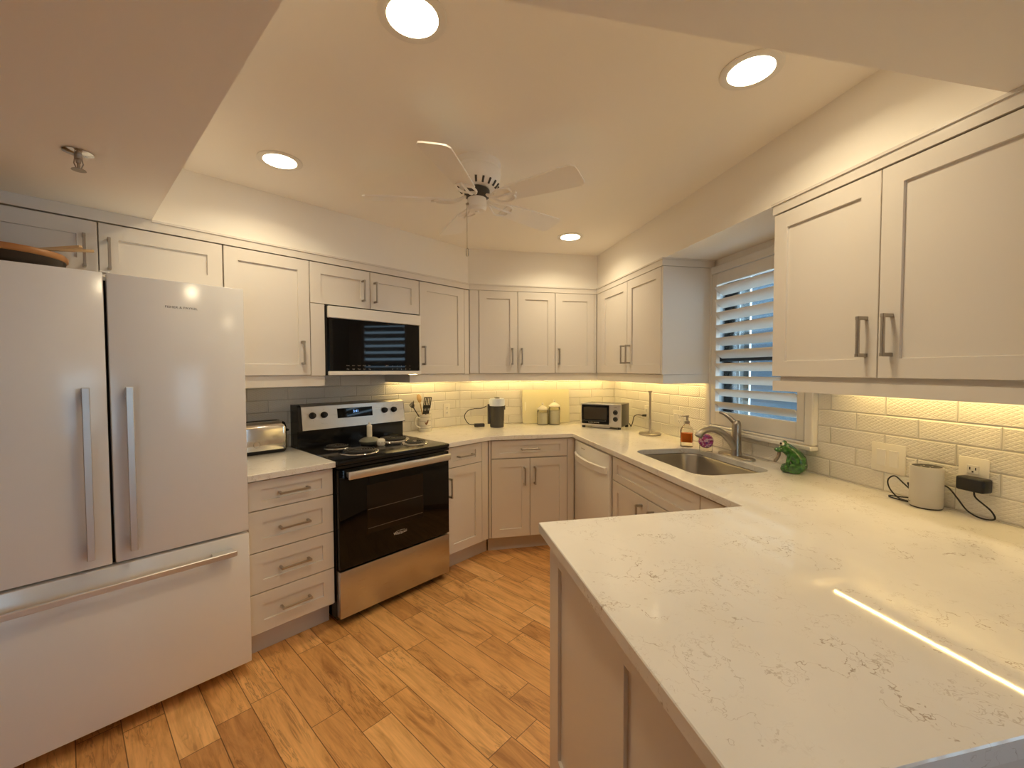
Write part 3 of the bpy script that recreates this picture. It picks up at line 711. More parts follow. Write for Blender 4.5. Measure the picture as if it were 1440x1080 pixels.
# back guard, tilted control face
yb0 = 2.735-SYF; yb1 = yL-SYF-.004
def xz(poly, x0, x1): return [[(x, p[0], p[1]) for p in poly] for x in (x0, x1)]
m = MB(); m.loops(xz([(yb0+.02, .912), (yb0+.02, 1.02), (yb0-.012, 1.024), (yb0+.010, 1.176), (yb0+.028, 1.187), (yb1, 1.187), (yb1, .912)], .000, wS)); m.build('back_guard', 'black', t)
m = MB(); m.loops(xz([(yb0-.014, 1.028), (yb0-.016, 1.028), (yb0+.006, 1.176), (yb0+.026, 1.189), (yb0+.034, 1.189), (yb0+.010, 1.176)], .020, wS-.004)); ctl = m.build('control_panel', 'steel', t)
ta = math.atan2(.022, .148)
def face(x, z): return (x, yb0-.0165+.022*(z-1.028)/.148, z)
for x in (1.078, 1.152, 1.585, 1.660):
    fx = face(x-.994, 1.118)
    k = MB().lathe([(.021, 0), (.021, .006), (.018, .009), (.0165, .024), (.014, .027), (0, .027)], (0, 0, 0), 20, axis='Y').build('knob', 'matte_black', ctl, loc=fx)
    k.rotation_euler = (-ta, 0, 0)
    MB().box(-.0032, .0032, -.031, -.020, -.015, .015, .001).build('knob_grip', 'matte_black', k)
    text('dial_mark', 'x', .010, 'ink', ctl, face(x-.994, 1.154), (PI/2-ta, 0, 0)); text('dial_mark', '-  +', .008, 'ink', ctl, face(x-.994, 1.085), (PI/2-ta, 0, 0))
p0 = face(.248, 1.088); p1 = face(.497, 1.152)
m = MB(); m.loops([[(a_, face(0, z)[1]-e_, z) for a_, z in ((.246, 1.088), (.497, 1.088), (.497, 1.152), (.246, 1.152))] for e_ in (-.001, .0012)]); dsp = m.build('display', 'blackglass', ctl)
q = face(.375, 1.127); text('clock_digits', '3:41', .024, 'digits', dsp, (q[0], q[1]-.0016, q[2]), (PI/2-ta, 0, 0), label='glowing blue clock digits')
for i in range(3):
    for sx_ in (-1, 1):
        q = face(.375+sx_*(.05+.025*i), 1.112-.004*i); text('key_mark', '--', .008, 'grey_ink', dsp, (q[0], q[1]-.0016, q[2]), (PI/2-ta, 0, 0))

# microwave
MY = 2.496
t = thing('microwave', 'built in microwave with a white frame and black glass door above the stove', 'microwave', 'L', 1.090, MY, 1.373)
wM = .654; hM = .424
MB().box(-.010, wM, .022, yL-MY-.004, .004, hM-.002, .002).build('body', 'black', t)
MB().box(0, wM, 0, .024, hM-.074, hM-.004, .003).build('top_band', 'white', t)
MB().box(.003, wM-.014, .002, .024, .030, hM-.076, .003).build('door', 'blackglass', t)
m = MB(); m.box(0, wM, 0, .024, .004, .028, .003); m.box(wM-.012, wM, .0005, .024, .027, hM-.075, .002); m.build('frame', 'white', t)
for r_ in range(2):
    for i in range(5):
        text('key_mark', ('Pop', 'Def', 'Melt', 'Soft', 'Veg')[i] if r_ else ('Auto', 'Sens', 'Time', 'Cook', 'Pwr')[i], .010, 'grey_ink', t, (.115+.036*i, .0014, .063-.022*r_))
        text('key_mark', '1234567890'[i+5*r_], .011, 'grey_ink', t, (.425+.034*i, .0014, .063-.022*r_))
text('key_mark', 'Start', .010, 'pale_ink', t, (.385, .0014, .064))

# dishwasher
t = thing('dishwasher', 'white dishwasher with an arched handle next to the sink cabinet', 'dishwasher', 'R', -3.017, 1.128, 0)
MB().box(.004, .600, .028, .62, .10, .875, .002).build('body', 'cabin', t)
dd = MB().box(.002, .602, 0, .026, .12, .868, .005, 2).build('door', 'white', t)
pts = []
for i in range(15):
    s = i/14; pts.append((.03+.545*s, -.002-.040*math.sin(PI*s)**.7, .765))
m = MB(); lps = []
for p in pts: lps.append([(p[0], p[1]-.012, p[2]-.021), (p[0], p[1]-.014, p[2]+.017), (p[0], p[1]-.006, p[2]+.024), (p[0], p[1]+.003, p[2]+.02), (p[0], p[1]+.003, p[2]-.024)])
m.loops(lps); m.build('handle', 'white', dd)
MB().box(.13, .20, -.0008, .0005, .828, .834).build('badge', 'band', dd)
MB().box(-.06, .607, .09, .105, 0, .118, .001).build('toe_kick', 'toe', t)
MB().box(-.062, -.001, .022, .045, .12, .873, .001).build('filler', 'cab', t)

# ================================================================== ceiling things
def downlight(label, x, y, z=ZC):
    t = thing('recessed_downlight', label, 'ceiling light', 'W', x, y, z, group='recessed ceiling downlights')
    MB().lathe([(.076, -.0005), (.094, -.0005), (.094, -.003), (.088, -.006), (.076, -.0045)], seg=48).build('trim_ring', 'white', t)
    MB().lathe([(.0755, -.0015), (.0755, -.0042), (.05, -.0055), (0, -.006)], seg=40).build('lens', 'lens', t)
    li = bpy.data.lights.new('downlight_beam', 'AREA'); li.shape = 'DISK'; li.size = .14; li.energy = LAMP_W; li.color = LAMP_COL; li.spread = math.radians(LAMP_SPREAD)
    lo = bpy.data.objects.new('downlight_beam', li); COL.objects.link(lo); lo.parent = t; lo.location = (0, 0, -.0075)
downlight('lit round downlight nearest the viewer at the top of the photo', -.022, 1.208)
downlight('lit round downlight at the right, over the peninsula end of the tray', 1.047, 1.197)
downlight('lit round downlight at the left, above the fridge and drawers', -.643, 2.14)
downlight('lit round downlight farthest away near the back corner', 1.051, 2.921)

# fan
FX, FYY = .252, 1.990
t = thing('ceiling_fan', 'white five blade hugger ceiling fan with a pull chain', 'fan', 'W', FX, FYY, ZC)
MB().lathe([(.112, 0), (.113, -.030), (.110, -.034), (.110, -.038), (.113, -.042), (.108, -.085), (.092, -.110), (.078, -.118), (0, -.118)], seg=48).build('motor_housing', 'fan', t)
m = MB()
for k in range(18):
    a = 2*PI*k/18; c, s = math.cos(a), math.sin(a)
    m.tube([(.103*c, .103*s, -.096), (.086*c, .086*s, -.1180)], .0052, 6)
m.build('vent_slots', 'charcoal', t)
MB().lathe([(.052, -.117), (.060, -.124), (.060, -.150), (.048, -.158), (.030, -.160), (0, -.160)], seg=32).build('flywheel', 'charcoal', t)
MB().lathe([(.030, -.158), (.044, -.162), (.045, -.166), (.045, -.206), (.036, -.218), (.010, -.221), (.008, -.225), (0, -.225)], seg=36).build('switch_housing', 'fan', t)
for k in range(5):
    a = math.radians(244.9 - 72*k)
    mx = Matrix.Rotation(a, 4, 'Z') @ Matrix.Translation((0, 0, -.172)) @ Matrix.Rotation(math.radians(-13), 4, 'X')
    r0, r1 = .160, .520; out = []
    prof = [(r0, .036), (r0+.012, .048), (.30, .058), (.44, .066), (.500, .068), (.516, .056), (r1, .036)]
    loop2 = [(x, y) for x, y in prof] + [(x, -y) for x, y in reversed(prof)]
    tb = bmesh.new(); q = MB(); q.b.free(); q.b = tb
    q.loops([[(x, y, -.003) for x, y in loop2], [(x, y, .003) for x, y in loop2]])
    m = MB(); m.merge(tb, mx); bl = m.build('blade', 'fan', t)
    m = MB()
    def T(p): return mx @ Vector(p)
    for sg in (-1, 1):
        pts = smooth_pts([(.052, .006*sg, .020), (.085, .014*sg, .004), (.115, .034*sg, -.006), (.150, .046*sg, -.006), (.190, .034*sg, -.006), (.196, .010*sg, -.006)], 5)
        m.tube([T(p) for p in pts], .0052, 8)
    pts = [(.050, 0, .022), (.10, 0, -.004), (.215, 0, -.006)]
    m.tube([T(p) for p in smooth_pts(pts, 4)], .006, 8)
    m.build('blade_iron', 'fan', bl)
m = MB(); m.cyl((-.050, -.020, -.200), (-.050, -.020, -.405), .0016, seg=6); m.cyl((-.044, -.017, -.193), (-.053, -.021, -.199), .005, seg=8)
ch = m.build('pull_chain', 'nickel', t)
MB().lathe([(.003, -.400), (.0065, -.408), (.0065, -.432), (.004, -.438), (0, -.439)], (-.050, -.020, 0), 12).build('chain_pendant', 'clear', ch)

# sprinkler
t = thing('fire_sprinkler', 'chrome fire sprinkler head hanging from the low ceiling at upper left', 'sprinkler', 'L', .054, 1.910, ZD)
MB().lathe([(.036, -.0005), (.037, -.003), (.028, -.006), (.014, -.009), (0, -.009)], seg=32).build('escutcheon', 'chrome', t)
m = MB(); m.lathe([(.010, -.008), (.010, -.022), (.007, -.024), (.006, -.034), (.004, -.036), (.004, -.054), (0, -.054)], seg=16)
for s in (-1, 1): m.tube([(.008*s, 0, -.022), (.0105*s, 0, -.036), (.004*s, 0, -.055)], .0018, 6)
m.build('sprinkler_body', 'nickel', t)
m = MB(); m.lathe([(.0, -.054), (.017, -.0545), (.018, -.057), (0, -.0575)], seg=20); m.build('deflector', 'nickel', t)

# ================================================================== small things
# fridge top: bowl and servers
t = thing('wooden_bowl', 'round wooden bowl with dark sides on top of the fridge', 'bowl', 'L', -.134, 2.345, 1.7728)
MB().lathe([(0, 0), (.105, 0), (.138, .008), (.156, .026), (.160, .044), (.152, .044), (.132, .020), (.10, .010), (0, .008)], seg=56).build('bowl_body', 'darkwood', t, ang=50)  # sides darker than the rim
MB().lathe([(.160, .040), (.164, .043), (.165, .057), (.160, .063), (.153, .061), (.150, .045), (.152, .040)], seg=56).build('rim', 'wood', t, ang=50)
def server(label, p0, p1, w):
    a = Vector(p0); d = Vector(p1)-a; L_ = d.length; d.normalize()
    s = d.cross(Vector((0, 0, 1))).normalized(); n = s.cross(d)
    m = MB(); lps = []
    for f, ww in ((0, .7), (.5, .8), (.85, 1.0), (.97, .9), (1.0, .5)):
        c = a + d*L_*f; lps.append([c+s*w*ww-n*.004, c+s*w*ww+n*.004, c-s*w*ww+n*.004, c-s*w*ww-n*.004])
    m.loops([[tuple(v) for v in l_] for l_ in lps]); o = m.build('wooden_server', 'palewood')
    return tag(o, label, 'utensil', 'salad servers in the fridge top bowl')
server('flat wooden salad server sticking out of the bowl, the upper one', W('L', -.10, 2.34, 1.838), W('L', .066, 2.300, 1.880), .014)
server('flat wooden salad server sticking out of the bowl, the lower one', W('L', -.10, 2.30, 1.8395), W('L', .098, 2.285, 1.868), .009)

# toaster
t = thing('toaster', 'polished steel toaster on the short counter beside the fridge', 'toaster', 'L', .780, 2.785, ZK1)
hw, hd = .150, .062
def tl(z, i, r): return [(p[0], p[1], z) for p in rrect(-hw+i, hw-i, -hd+i, hd-i, r, 6)]
MB().loops([tl(.006, .004, .03), tl(.0, .008, .03)][::-1] + [tl(.022, .002, .03)]).build('base', 'matte_black', t)
MB().loops([tl(.022, 0, .03), tl(.150, .0, .03), tl(.176, .006, .03), tl(.188, .018, .03), tl(.190, .028, .03)]).build('shell', 'chrome', t, ang=50)
m = MB(); m.box(-.115, .115, -.026, -.006, .1885, .192, .001); m.box(-.115, .115, .008, .028, .1885, .192, .001); m.build('bread_slot', 'matte_black', t)
m = MB(); m.tube([(.028*math.cos(2*PI*i/24)*.6 - .02, -hd-.0006, .06+.018*math.sin(2*PI*i/24)) for i in range(25)], .0012, 6); m.build('badge', 'band', t)
m = MB(); m.box(hw-.001, hw+.022, -.018, .018, .118, .132, .004); m.build('lever', 'matte_black', t)

# dish, grinder and shaker on the stove
t = thing('covered_dish', 'small grey green covered dish with a tall upright handle on the stove', 'dish', 'L', 1.372, 2.555, .9175)
MB().lathe([(0, 0), (.048, 0), (.062, .012), (.066, .026), (.058, .036), (.036, .046), (.018, .050), (0, .051)], seg=36).build('dish_body', 'greydish', t, ang=50)
MB().lathe([(.016, .049), (.0175, .058), (.0165, .115), (.0175, .124), (.012, .130), (.006, .133), (.008, .140), (.005, .146), (0, .147)], seg=20).build('handle', 'ceramic', t, ang=50)
t = thing('salt_shaker', 'small patterned cream pot beside the grey green dish on the stove', 'pot', 'L', 1.402, 2.462, .9175)
MB().lathe([(0, 0), (.022, 0), (.027, .008), (.027, .034), (.022, .042), (.012, .046), (0, .047)], seg=24).build('pot_body', 'ceramic', t, ang=50)
m = MB()
for k in range(10):
    a = 2*PI*k/10; m.cyl((.0268*math.cos(a), .0268*math.sin(a), .021), (.0282*math.cos(a), .0282*math.sin(a), .021), .004, seg=8)
m.build('painted_spots', 'band', t)

# utensil crock
cx, cyy = 1.980, 2.795
t = thing('utensil_crock', 'cream mug shaped crock with grey bands and a brown hen, right of the stove', 'crock', 'L', cx, cyy, ZK1)
MB().lathe([(0, 0), (.050, 0), (.053, .004), (.054, .136), (.053, .140), (.049, .139), (.048, .010), (0, .008)], seg=40).build('crock_body', 'ceramic', t, ang=50)
for z in (.030, .050, .088, .118): MB().lathe([(.0535, z-.0022), (.0548, z-.001), (.0548, z+.001), (.0535, z+.0022)], seg=40).build('glaze_band', 'band', t, ang=60)
pts = smooth_pts([(-.051, -.01, .112), (-.085, -.014, .120), (-.104, -.016, .088), (-.090, -.014, .056), (-.051, -.01, .034)], 6)
MB().tube(pts, .007, 10).build('handle', 'ceramic', t, ang=60)
hen = [(-.016, .014), (-.020, .020), (-.012, .010), (-.004, .008), (.006, .014), (.010, .026), (.015, .030), (.018, .026), (.016, .012), (.008, -.004), (.0, -.012), (-.008, -.006)]
lp0, lp1 = [], []
for x, z in hen:
    a = -PI/2 - .36 + x/.055
    lp0.append((.0540*math.cos(a), .0540*math.sin(a), .068+z)); lp1.append((.0556*math.cos(a), .0556*math.sin(a), .068+z))
MB().loops([lp0, lp1]).build('hen_emblem', 'brown', t)
def utensil(name, label, matn, base, top, head):
    a = W('L', cx+base[0], cyy+base[1], ZK1+base[2]); b = W('L', cx+top[0], cyy+top[1], ZK1+top[2])
    o = bpy.data.objects.new(name, None); COL.objects.link(o); o.location = a; tag(o, label, 'utensil', 'utensils in the cream crock')
    zax = (b-a).normalized(); xax = W('L', 1, 0) - zax*W('L', 1, 0).dot(zax); xax.normalize(); yax = zax.cross(xax)
    o.rotation_euler = Matrix((xax, yax, zax)).transposed().to_euler(); L_ = (b-a).length
    MB().tube([(0, 0, 0), (0, 0, L_*.5), (0, 0, L_)], [.0055, .005, .004], 10).build('handle', matn, o)
    head(L_).build('head', matn, o); return o
def turner(L_, w=.036, h=.085):
    m = MB(); m.box(-w, w, -.0015, .0015, L_-.005, L_+.022)
    m.box(-w, w, -.0015, .0015, L_+h-.008, L_+h)
    for i in range(5):
        x = -w + i*(2*w-.008)/4; m.box(x, x+.008, -.0015, .0015, L_+.02, L_+h-.006)
    return m
def spoonhead(L_):
    m = MB(); m.lathe([(0, -.035), (.012, -.030), (.021, -.01), (.023, .01), (.016, .030), (0, .037)], (0, 0, L_+.03), 18, sy=.25); return m
def fork(L_):
    m = MB()
    m.tube([(0, 0, L_-.004), (0, 0, L_+.012)], [.005, .016], 10)
    for i in range(5):
        x = -.018+.009*i; m.tube([(x*.7, 0, L_+.010), (x*1.1, -.004, L_+.035), (x*1.25, -.016, L_+.052)], [.0032, .003, .0022], 6)
    return m
utensil('slotted_turner', 'black slotted turner standing tallest and forward in the cream crock', 'matte_black', (.0, .012, .012), (.010, -.016, .190), lambda L_: turner(L_, .036, .088))
utensil('slotted_turner', 'short black slotted turner lower down in the cream crock', 'matte_black', (-.012, .0, .012), (-.012, -.034, .148), lambda L_: turner(L_, .030, .050))
utensil('pasta_fork', 'dark pasta fork leaning out to the left of the cream crock', 'charcoal', (.02, .0, .012), (-.112, -.012, .200), fork)
utensil('wooden_spoon', 'pale wooden spoon behind the black turner in the cream crock', 'palewood', (.0, -.012, .012), (-.022, .030, .235), spoonhead)

# coffee grinder
t = thing('coffee_grinder', 'black electric coffee grinder with a pale blue grey lid on the back counter', 'grinder', 'B', .612, 3.545, ZK1)
MB().lathe([(0, 0), (.056, 0), (.060, .006), (.060, .050), (.062, .056), (.064, .150), (.066, .185), (0, .185)], seg=40).build('grinder_body', 'charcoal', t)
MB().lathe([(.0665, .185), (.0675, .190), (.0675, .232), (.060, .246), (.030, .250), (0, .250)], seg=40).build('lid', 'paleblue', t)
m = MB(); m.box(-.020, .020, -.035, .035, .2495, .256, .003); m.build('lid_button', 'matte_black', t)
MB().box(-.082, -.058, -.012, .012, .03, .200, .004).build('cord_spine', 'charcoal', t); MB().box(.058, .070, -.02, .02, .150, .190, .003).build('clip', 'charcoal', t)
# its plug box and cord
t2 = thing('power_adapter', 'small black power brick on the counter left of the coffee grinder', 'adapter', 'B', .475, 3.60, ZK1)
MB().box(-.055, .035, -.02, .02, 0, .028, .006, 2).build('brick', 'charcoal', t2)
pts = smooth_pts([(-.055, 0, .016), (-.105, 0, .030), (-.138, 0, .090), (-.110, 0, .140), (-.055, -.01, .158), (.010, -.015, .162), (.052, -.03, .182)], 7)
MB().tube(pts, .0035, 8).build('cord', 'matte_black', t2, ang=60)

# cutting board leaning on the back wall
t = thing('cutting_board', 'large cream cutting board leaning on the tiles behind the canisters', 'cutting board', 'B', 1.100, 3.690, ZK1)
th_ = math.radians(-5)
bb = bpy.data.objects
m = MB(); pl = rrect(-.225, .225, .003, .312, .012, 5)
m.loops([[(p[0], -.004, p[1]) for p in pl], [(p[0], .004, p[1]) for p in pl]]); o1 = m.build('board', 'board', t); o1.rotation_euler = (th_, 0, 0)
m = MB(); m.loops([[(p[0], yy, p[1]) for p in rrect(-.204, -.192, .12, .20, .0059, 5)] for yy in (-.0046, -.003)]); o2 = m.build('grip_slot', 'pepper', o1)
# canisters
def canister(label, x, y, r, h):
    t = thing('glass_canister', label, 'canister', 'B', x, y, ZK1, group='glass canisters on the back counter')
    MB().lathe([(0, 0), (r*.96, 0), (r, .005), (r, h*.90), (r*.90, h)], seg=32).build('jar', 'jarglass', t, ang=50)
    MB().lathe([(0, .006), (r*.93, .006), (r*.93, h*.80), (0, h*.80)], seg=24).build('filling', 'pepper', t)
    MB().lathe([(r*.92, h), (r*1.02, h+.004), (r*1.02, h+.012), (r*.80, h+.022), (r*.45, h+.036), (.007, h+.042), (.006, h+.048), (.011, h+.055), (.008, h+.063), (0, h+.065)], seg=32).build('lid', 'ceramic', t, ang=50)
canister('shorter lidded glass canister, left of the pair before the cutting board', 1.044, 3.622, .049, .132)
canister('taller lidded glass canister, right of the pair before the cutting board', 1.152, 3.612, .052, .158)

# toaster oven
t = thing('toaster_oven', 'black and silver countertop toaster oven set diagonally in the back right corner', 'toaster oven', 'W', 1.446, 3.262, ZK1, rz=math.radians(-43.7))
w2, dp, hh = .176, .234, .207
MB().box(-w2+.004, w2-.004, .006, dp, .018, hh, .008, 2).build('housing', 'charcoal', t)
m = MB(); m.box(-w2, w2, -.006, .006, .018, hh+.002, .004); fc = m.build('front_frame', 'bar', t)
dr_ = MB().box(-w2+.012, .075, -.014, -.004, .036, hh-.010, .003).build('door', 'blackglass', t)
MB().box(-w2+.028, .058, -.0148, -.0135, .075, hh-.030, .001).build('door_window', mat('tinted oven glass', (.05, .04, .03), .08), dr_)
m = MB(); m.box(-w2+.03, .058, -.036, -.026, .062, .070, .003); m.box(-w2+.035, -w2+.045, -.03, -.012, .062, .070); m.box(.043, .053, -.03, -.012, .062, .070); m.build('handle', 'matte_black', dr_)
text('lettering', 'BLACK+DECKER', .013, 'pale_ink', dr_, (-.055, -.0147, .049), label='small pale maker name')
for z in (.085, .140):
    k = MB().lathe([(.020, 0), (.020, .004), (.016, .008), (.014, .020), (0, .020)], (0, 0, 0), 20, axis='Y').build('knob', 'matte_black', t, loc=(.128, -.006, z))
    MB().box(-.003, .003, -.024, -.018, -.013, .013, .001).build('knob_grip', 'matte_black', k)
text('lettering', 'TOAST', .009, 'ink', t, (.128, -.0066, .182))
for x in (-w2+.02, w2-.02):
    for yy in (.012, dp-.02): MB().lathe([(.014, 0), (.014, .019), (0, .019)], (x, yy, 0), 12).build('foot', 'matte_black', t)
MB().box(-w2+.10, w2-.10, .004, .02, .006, .018).build('crumb_tray', 'bar', t)

# wall plates --------------------------------------------------------------
def outlet(label, fr, x, y, z, w=.080, h=.118, gangs=1, kind='outlet'):
    t = thing('wall_outlet' if kind == 'outlet' else 'light_switch', label, 'outlet' if kind == 'outlet' else 'switch', fr, x, y, z)
    MB().box(-w/2, w/2, -.006, -.0005, -h/2, h/2, .003, 2).build('plate', 'plate', t)
    for g_ in range(gangs):
        xo = (g_-(gangs-1)/2)*.046
        if kind == 'outlet':
            for s in (-1, 1):
                if gangs > 1 and g_ == 0: continue
                r_ = MB().box(xo-.0165, xo+.0165, -.0075, -.005, s*.020-.015, s*.020+.015, .003).build('receptacle', 'white', t)
                m = MB(); m.box(xo-.009, xo-.006, -.0079, -.0070, s*.020-.002, s*.020+.007); m.box(xo+.006, xo+.009, -.0079, -.0070, s*.020-.002, s*.020+.007)
                m.cyl((xo, -.0079, s*.020-.008), (xo, -.0070, s*.020-.008), .0028, seg=10); m.build('slots', 'gap', r_)
        if kind == 'switch' or (gangs > 1 and g_ == 0):
            MB().loops([[(xo-.0165, -.005, -.033), (xo+.0165, -.005, -.033), (xo+.0165, -.005, .033), (xo-.0165, -.005, .033)],
                        [(xo-.0155, -.0075, -.032), (xo+.0155, -.0075, -.032), (xo+.0155, -.0115, .032), (xo-.0155, -.0115, .032)]]).build('rocker', 'white', t)
    return t
outlet('white double rocker switch plate on the tiles right of the window', 'R', -1.303, xR, 1.052, .124, .116, 2, 'switch')
outlet('white outlet with the black charger plugged in at the right', 'R', -1.040, xR, 1.049, .080, .118)
outlet('white outlet on the tiles right of the utensil crock', 'L', 2.259, yL, 1.058, .070, .115)
outlet('white outlet on the tiles behind the toaster oven cord', 'R', -3.138, xR, 1.052, .072, .115)
outlet('white switch and outlet plate on the tiles behind the paper towel stand', 'R', -2.705, xR, 1.052, .118, .116, 2, 'outlet')
# toaster oven cord and plug
t = thing('toaster_oven_plug', 'black toaster oven power cord looping to the far right wall outlet', 'cord', 'R', -3.142, xR, 1.028)
MB().cyl((.0, -.0085, 0), (-.006, -.040, 0), .011, .008, 12).build('plug', 'matte_black', t)
pts = smooth_pts([(-.006, -.040, 0), (-.045, -.058, .002), (-.105, -.06, -.02), (-.120, -.065, -.075), (-.140, -.07, -.1085), (-.160, -.06, -.1085), (-.158, -.075, -.085)], 7)
MB().tube(pts, .0035, 8).build('cord', 'matte_black', t, ang=60)

# charger and speaker
t = thing('wall_charger', 'black plug in charger on the right outlet with a drooping cord', 'charger', 'R', -1.030, xR, 1.026)
MB().box(-.030, .044, -.052, -.008, -.024, .022, .007, 3).build('brick', 'matte_black', t)
pts = smooth_pts([(.008, -.030, -.024), (.014, -.030, -.045), (.050, -.028, -.075), (.060, -.028, -.100), (.030, -.030, -.1075), (-.006, -.030, -.095), (-.035, -.030, -.060), (-.062, -.022, -.035), (-.085, -.014, -.03)], 7)
MB().tube(pts, .0025, 8).build('cord', 'matte_black', t, ang=60)
t = thing('smart_speaker', 'pale grey fabric cylinder speaker on the counter by the switch plate', 'speaker', 'R', -1.138, xR-.056, ZK1, rz=math.radians(-28))
MB().lathe([(0, 0), (.042, 0), (.043, .004), (.043, .006), (0, .006)], seg=40).build('base', 'matte_black', t)
MB().lathe([(.0435, .005), (.0450, .008), (.0450, .143), (.0435, .147), (.040, .1475), (.040, .140), (0, .140)], seg=48).build('fabric_sleeve', 'fabric', t, ang=40)
MB().lathe([(0, .1395), (.0398, .1395), (.0398, .1465), (.030, .1455), (0, .1455)], seg=40).build('top_cap', 'greytop', t)
m = MB()
for k in range(4): m.cyl((.016*math.cos(PI/2*k), .016*math.sin(PI/2*k), .1453), (.016*math.cos(PI/2*k), .016*math.sin(PI/2*k), .1461), .0028, seg=10)
m.build('button', 'pale_ink', t)
me = text_mesh('amazon', .0075)
for v in me.vertices:
    a = -PI/2 + (v.co.x-.012)/.0455; v.co = Vector(((.0456+v.co.z)*math.cos(a), (.0456+v.co.z)*math.sin(a), v.co.y))
link('lettering', me, 'grey_ink', t, (0, 0, .018))
t = thing('speaker_cable', 'thin black cable coiled on the counter left of the grey speaker', 'cable', 'R', -1.20, xR-.045, ZK1)
pts = smooth_pts([(.012, -.005, .045), (-.020, .004, .062), (-.052, .006, .082), (-.074, .004, .062), (-.064, 0, .030), (-.030, -.004, .0045), (.012, -.010, .0035), (.000, -.020, .0035), (-.048, -.018, .0035), (-.056, -.008, .006), (-.024, -.004, .010), (.018, 0, .022), (-.004, .010, .050), (-.010, .012, .066), (.02, .012, .04)], 7)
MB().tube(pts, .0025, 8).build('cable_loop', 'matte_black', t, ang=60)

# paper towel stand
t = thing('paper_towel_stand', 'empty brushed metal paper towel stand left of the sink', 'stand', 'R', -2.862, 1.668, ZK1)
MB().lathe([(0, 0), (.078, 0), (.080, .003), (.080, .010), (.075, .014), (.020, .016), (.014, .022), (.0095, .034), (0, .034)], seg=44).build('base', 'nickel', t)
MB().lathe([(.0085, .030), (.0080, .300), (.0095, .306), (.011, .316), (.0165, .328), (.0165, .333), (0, .333)], seg=20).build('post', 'nickel', t)

# soap bottles
t = thing('soap_bottle', 'clear glass pump bottle with orange soap behind the faucet', 'bottle', 'W', 1.640, 2.268-.0+.10, ZK1, rz=math.radians(-40))
def sb(z, s, r): return [(p[0], p[1], z) for p in rrect(-.037*s, .037*s, -.026*s, .026*s, r, 5)]
MB().loops([sb(0, .96, .012), sb(.004, 1, .012), sb(.108, 1, .012), sb(.124, .80, .012), sb(.136, .46, .010), sb(.150, .40, .009)]).build('bottle_body', 'clear', t, ang=50)
MB().loops([sb(.030, .90, .010), sb(.088, .90, .010)]).build('soap', 'orange', t)
m = MB(); m.lathe([(.0155, .146), (.0165, .150), (.0165, .164), (.008, .168), (.006, .186), (.011, .190), (.012, .200), (0, .202)], seg=18); m.tube([(0, 0, .195), (-.030, -.004, .196), (-.038, -.005, .188)], [.006, .005, .004], 8)
m.build('pump', 'nickel', t)
t = thing('round_soap_bottle', 'small clear pot with a round pink floral front behind the spout', 'bottle', 'W', 1.653, 2.20, ZK1, rz=math.radians(-40))
MB().loops([[(p[0], p[1], z) for p in rrect(-.036*s, .036*s, -.018*s, .018*s, .010, 5)] for z, s in ((0, .97), (.003, 1), (.040, 1), (.052, .9))]).build('bottle_body', 'clear', t, ang=50)
MB().lathe([(0, .022), (.036, .020), (.041, .012), (.041, -.012), (.036, -.018), (0, -.020)], (0, -.004, .064), 36, axis='Y').build('floral_disc', 'floral', t)

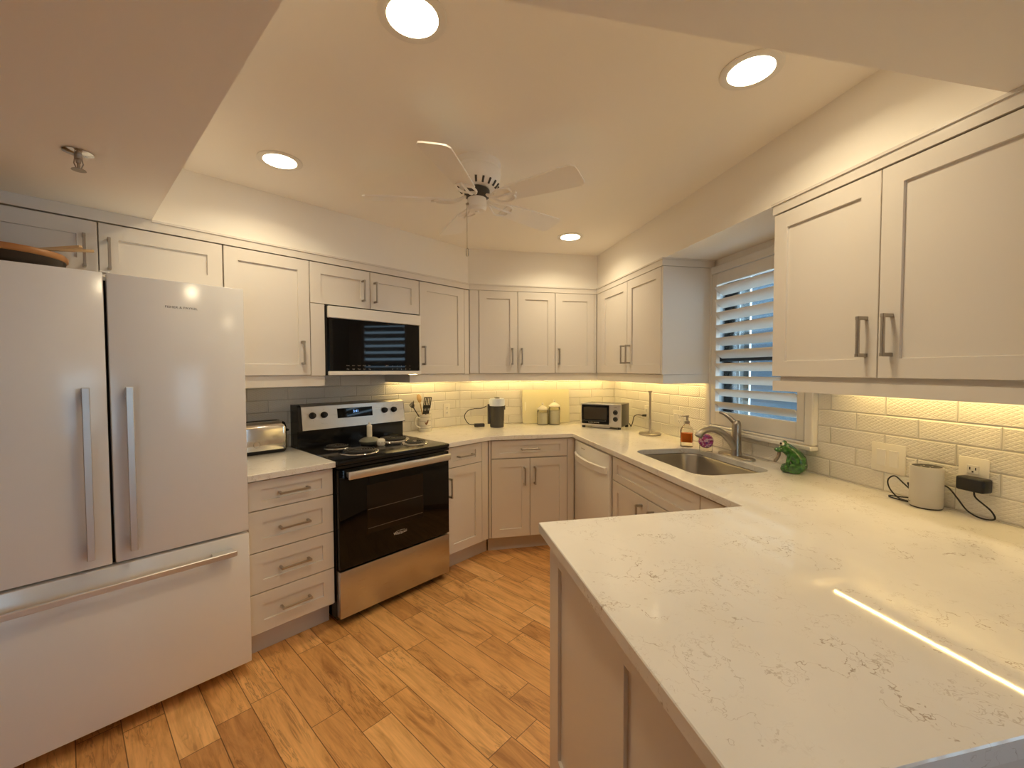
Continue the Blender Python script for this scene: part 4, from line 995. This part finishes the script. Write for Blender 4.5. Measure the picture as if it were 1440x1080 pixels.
# frog
def chain(pts, rs, n=6):
    out = []
    for (a, ra), (b, rb) in zip(zip(pts, rs), zip(pts[1:], rs[1:])):
        for k in range(n+1):
            f = k/n; r = ra+(rb-ra)*f; out.append((tuple(a[i]+(b[i]-a[i])*f for i in range(3)), (r, r, r)))
    return out
def blob(parts, voxel=.0022):
    b = bmesh.new()
    for c, r in parts:
        t_ = bmesh.new(); bmesh.ops.create_icosphere(t_, subdivisions=3, radius=1.0)
        for v in t_.verts: v.co = Vector((c[0]+v.co.x*r[0], c[1]+v.co.y*r[1], c[2]+v.co.z*r[2]))
        vs = [b.verts.new(v.co) for v in t_.verts]; t_.verts.index_update()
        for f in t_.faces: b.faces.new([vs[v.index] for v in f.verts])
        t_.free()
    me = bpy.data.meshes.new('figure'); b.to_mesh(me); b.free(); o = bpy.data.objects.new('figure', me); COL.objects.link(o)
    md = o.modifiers.new('r', 'REMESH'); md.mode = 'VOXEL'; md.voxel_size = voxel
    ms = o.modifiers.new('s', 'SMOOTH'); ms.iterations = 6; ms.factor = .5
    dg = bpy.context.evaluated_depsgraph_get(); r = bpy.data.meshes.new_from_object(o.evaluated_get(dg)); bpy.data.objects.remove(o); return r
t = thing('frog_figurine', 'glossy green ceramic frog figurine on the counter below the window corner', 'figurine', 'R', -1.668, 1.712, ZK1, rz=math.radians(42))
parts = [((-.018, 0, .113), (.030, .030, .026)), ((-.046, 0, .103), (.021, .024, .013)), ((-.004, 0, .104), (.028, .031, .026))]
parts += [((x, 0, z), (r, r*1.15, r)) for ((x, y, z), (r, _, _)) in chain([(-.004, 0, .102), (.016, 0, .084), (.032, 0, .060), (.034, 0, .036)], [.028, .032, .035, .036])]
for s in (-1, 1):
    parts += [((-.026, .018*s, .134), (.013, .011, .014))]
    parts += chain([(.040, .030*s, .030), (.012, .038*s, .034), (.030, .038*s, .012), (-.006, .034*s, .014)], [.022, .015, .012, .011])
    parts += [((-.018, .026*s, .018), (.021, .017, .018))]
    parts += chain([(.000, .024*s, .085), (-.008, .030*s, .055), (-.012, .028*s, .024)], [.012, .009, .009])
link('frog_body', blob(parts), 'frog', t, ang=80)
m = MB(); m.tube(smooth_pts([(-.046, 0, .098), (-.046, 0, .080), (-.052, 0, .062), (-.064, 0, .042)], 5), [.008]*15 + [.006], 10); m.build('tongue', 'taupe', t, ang=60)
for s in (-1, 1):
    e_ = MB().lathe([(0, -.010), (.0075, -.007), (.010, 0), (.0075, .007), (0, .010)], (-.032, .0255*s, .137), 14).build('eye', 'ceramic', t, ang=80)
    MB().lathe([(0, -.006), (.0045, -.004), (.006, 0), (.0045, .004), (0, .006)], (-.0365, .0315*s, .138), 10).build('pupil', 'matte_black', e_, ang=80)
m = MB()
for (x, z, q) in ((.050, .072, .72), (.060, .045, .75), (.034, .055, .93), (.040, .028, .95), (.012, .100, .9), (.026, .112, .3), (-.036, .112, .86), (-.016, .020, 1.3)):
    m.lathe([(0, -.003), (.003, -.002), (.004, 0), (.003, .002), (0, .003)], (x, -.030*q, z), 8)
m.build('highlight_spots', 'frogpale', t, ang=80)  # pale spots on the near side, highlights put in as colour
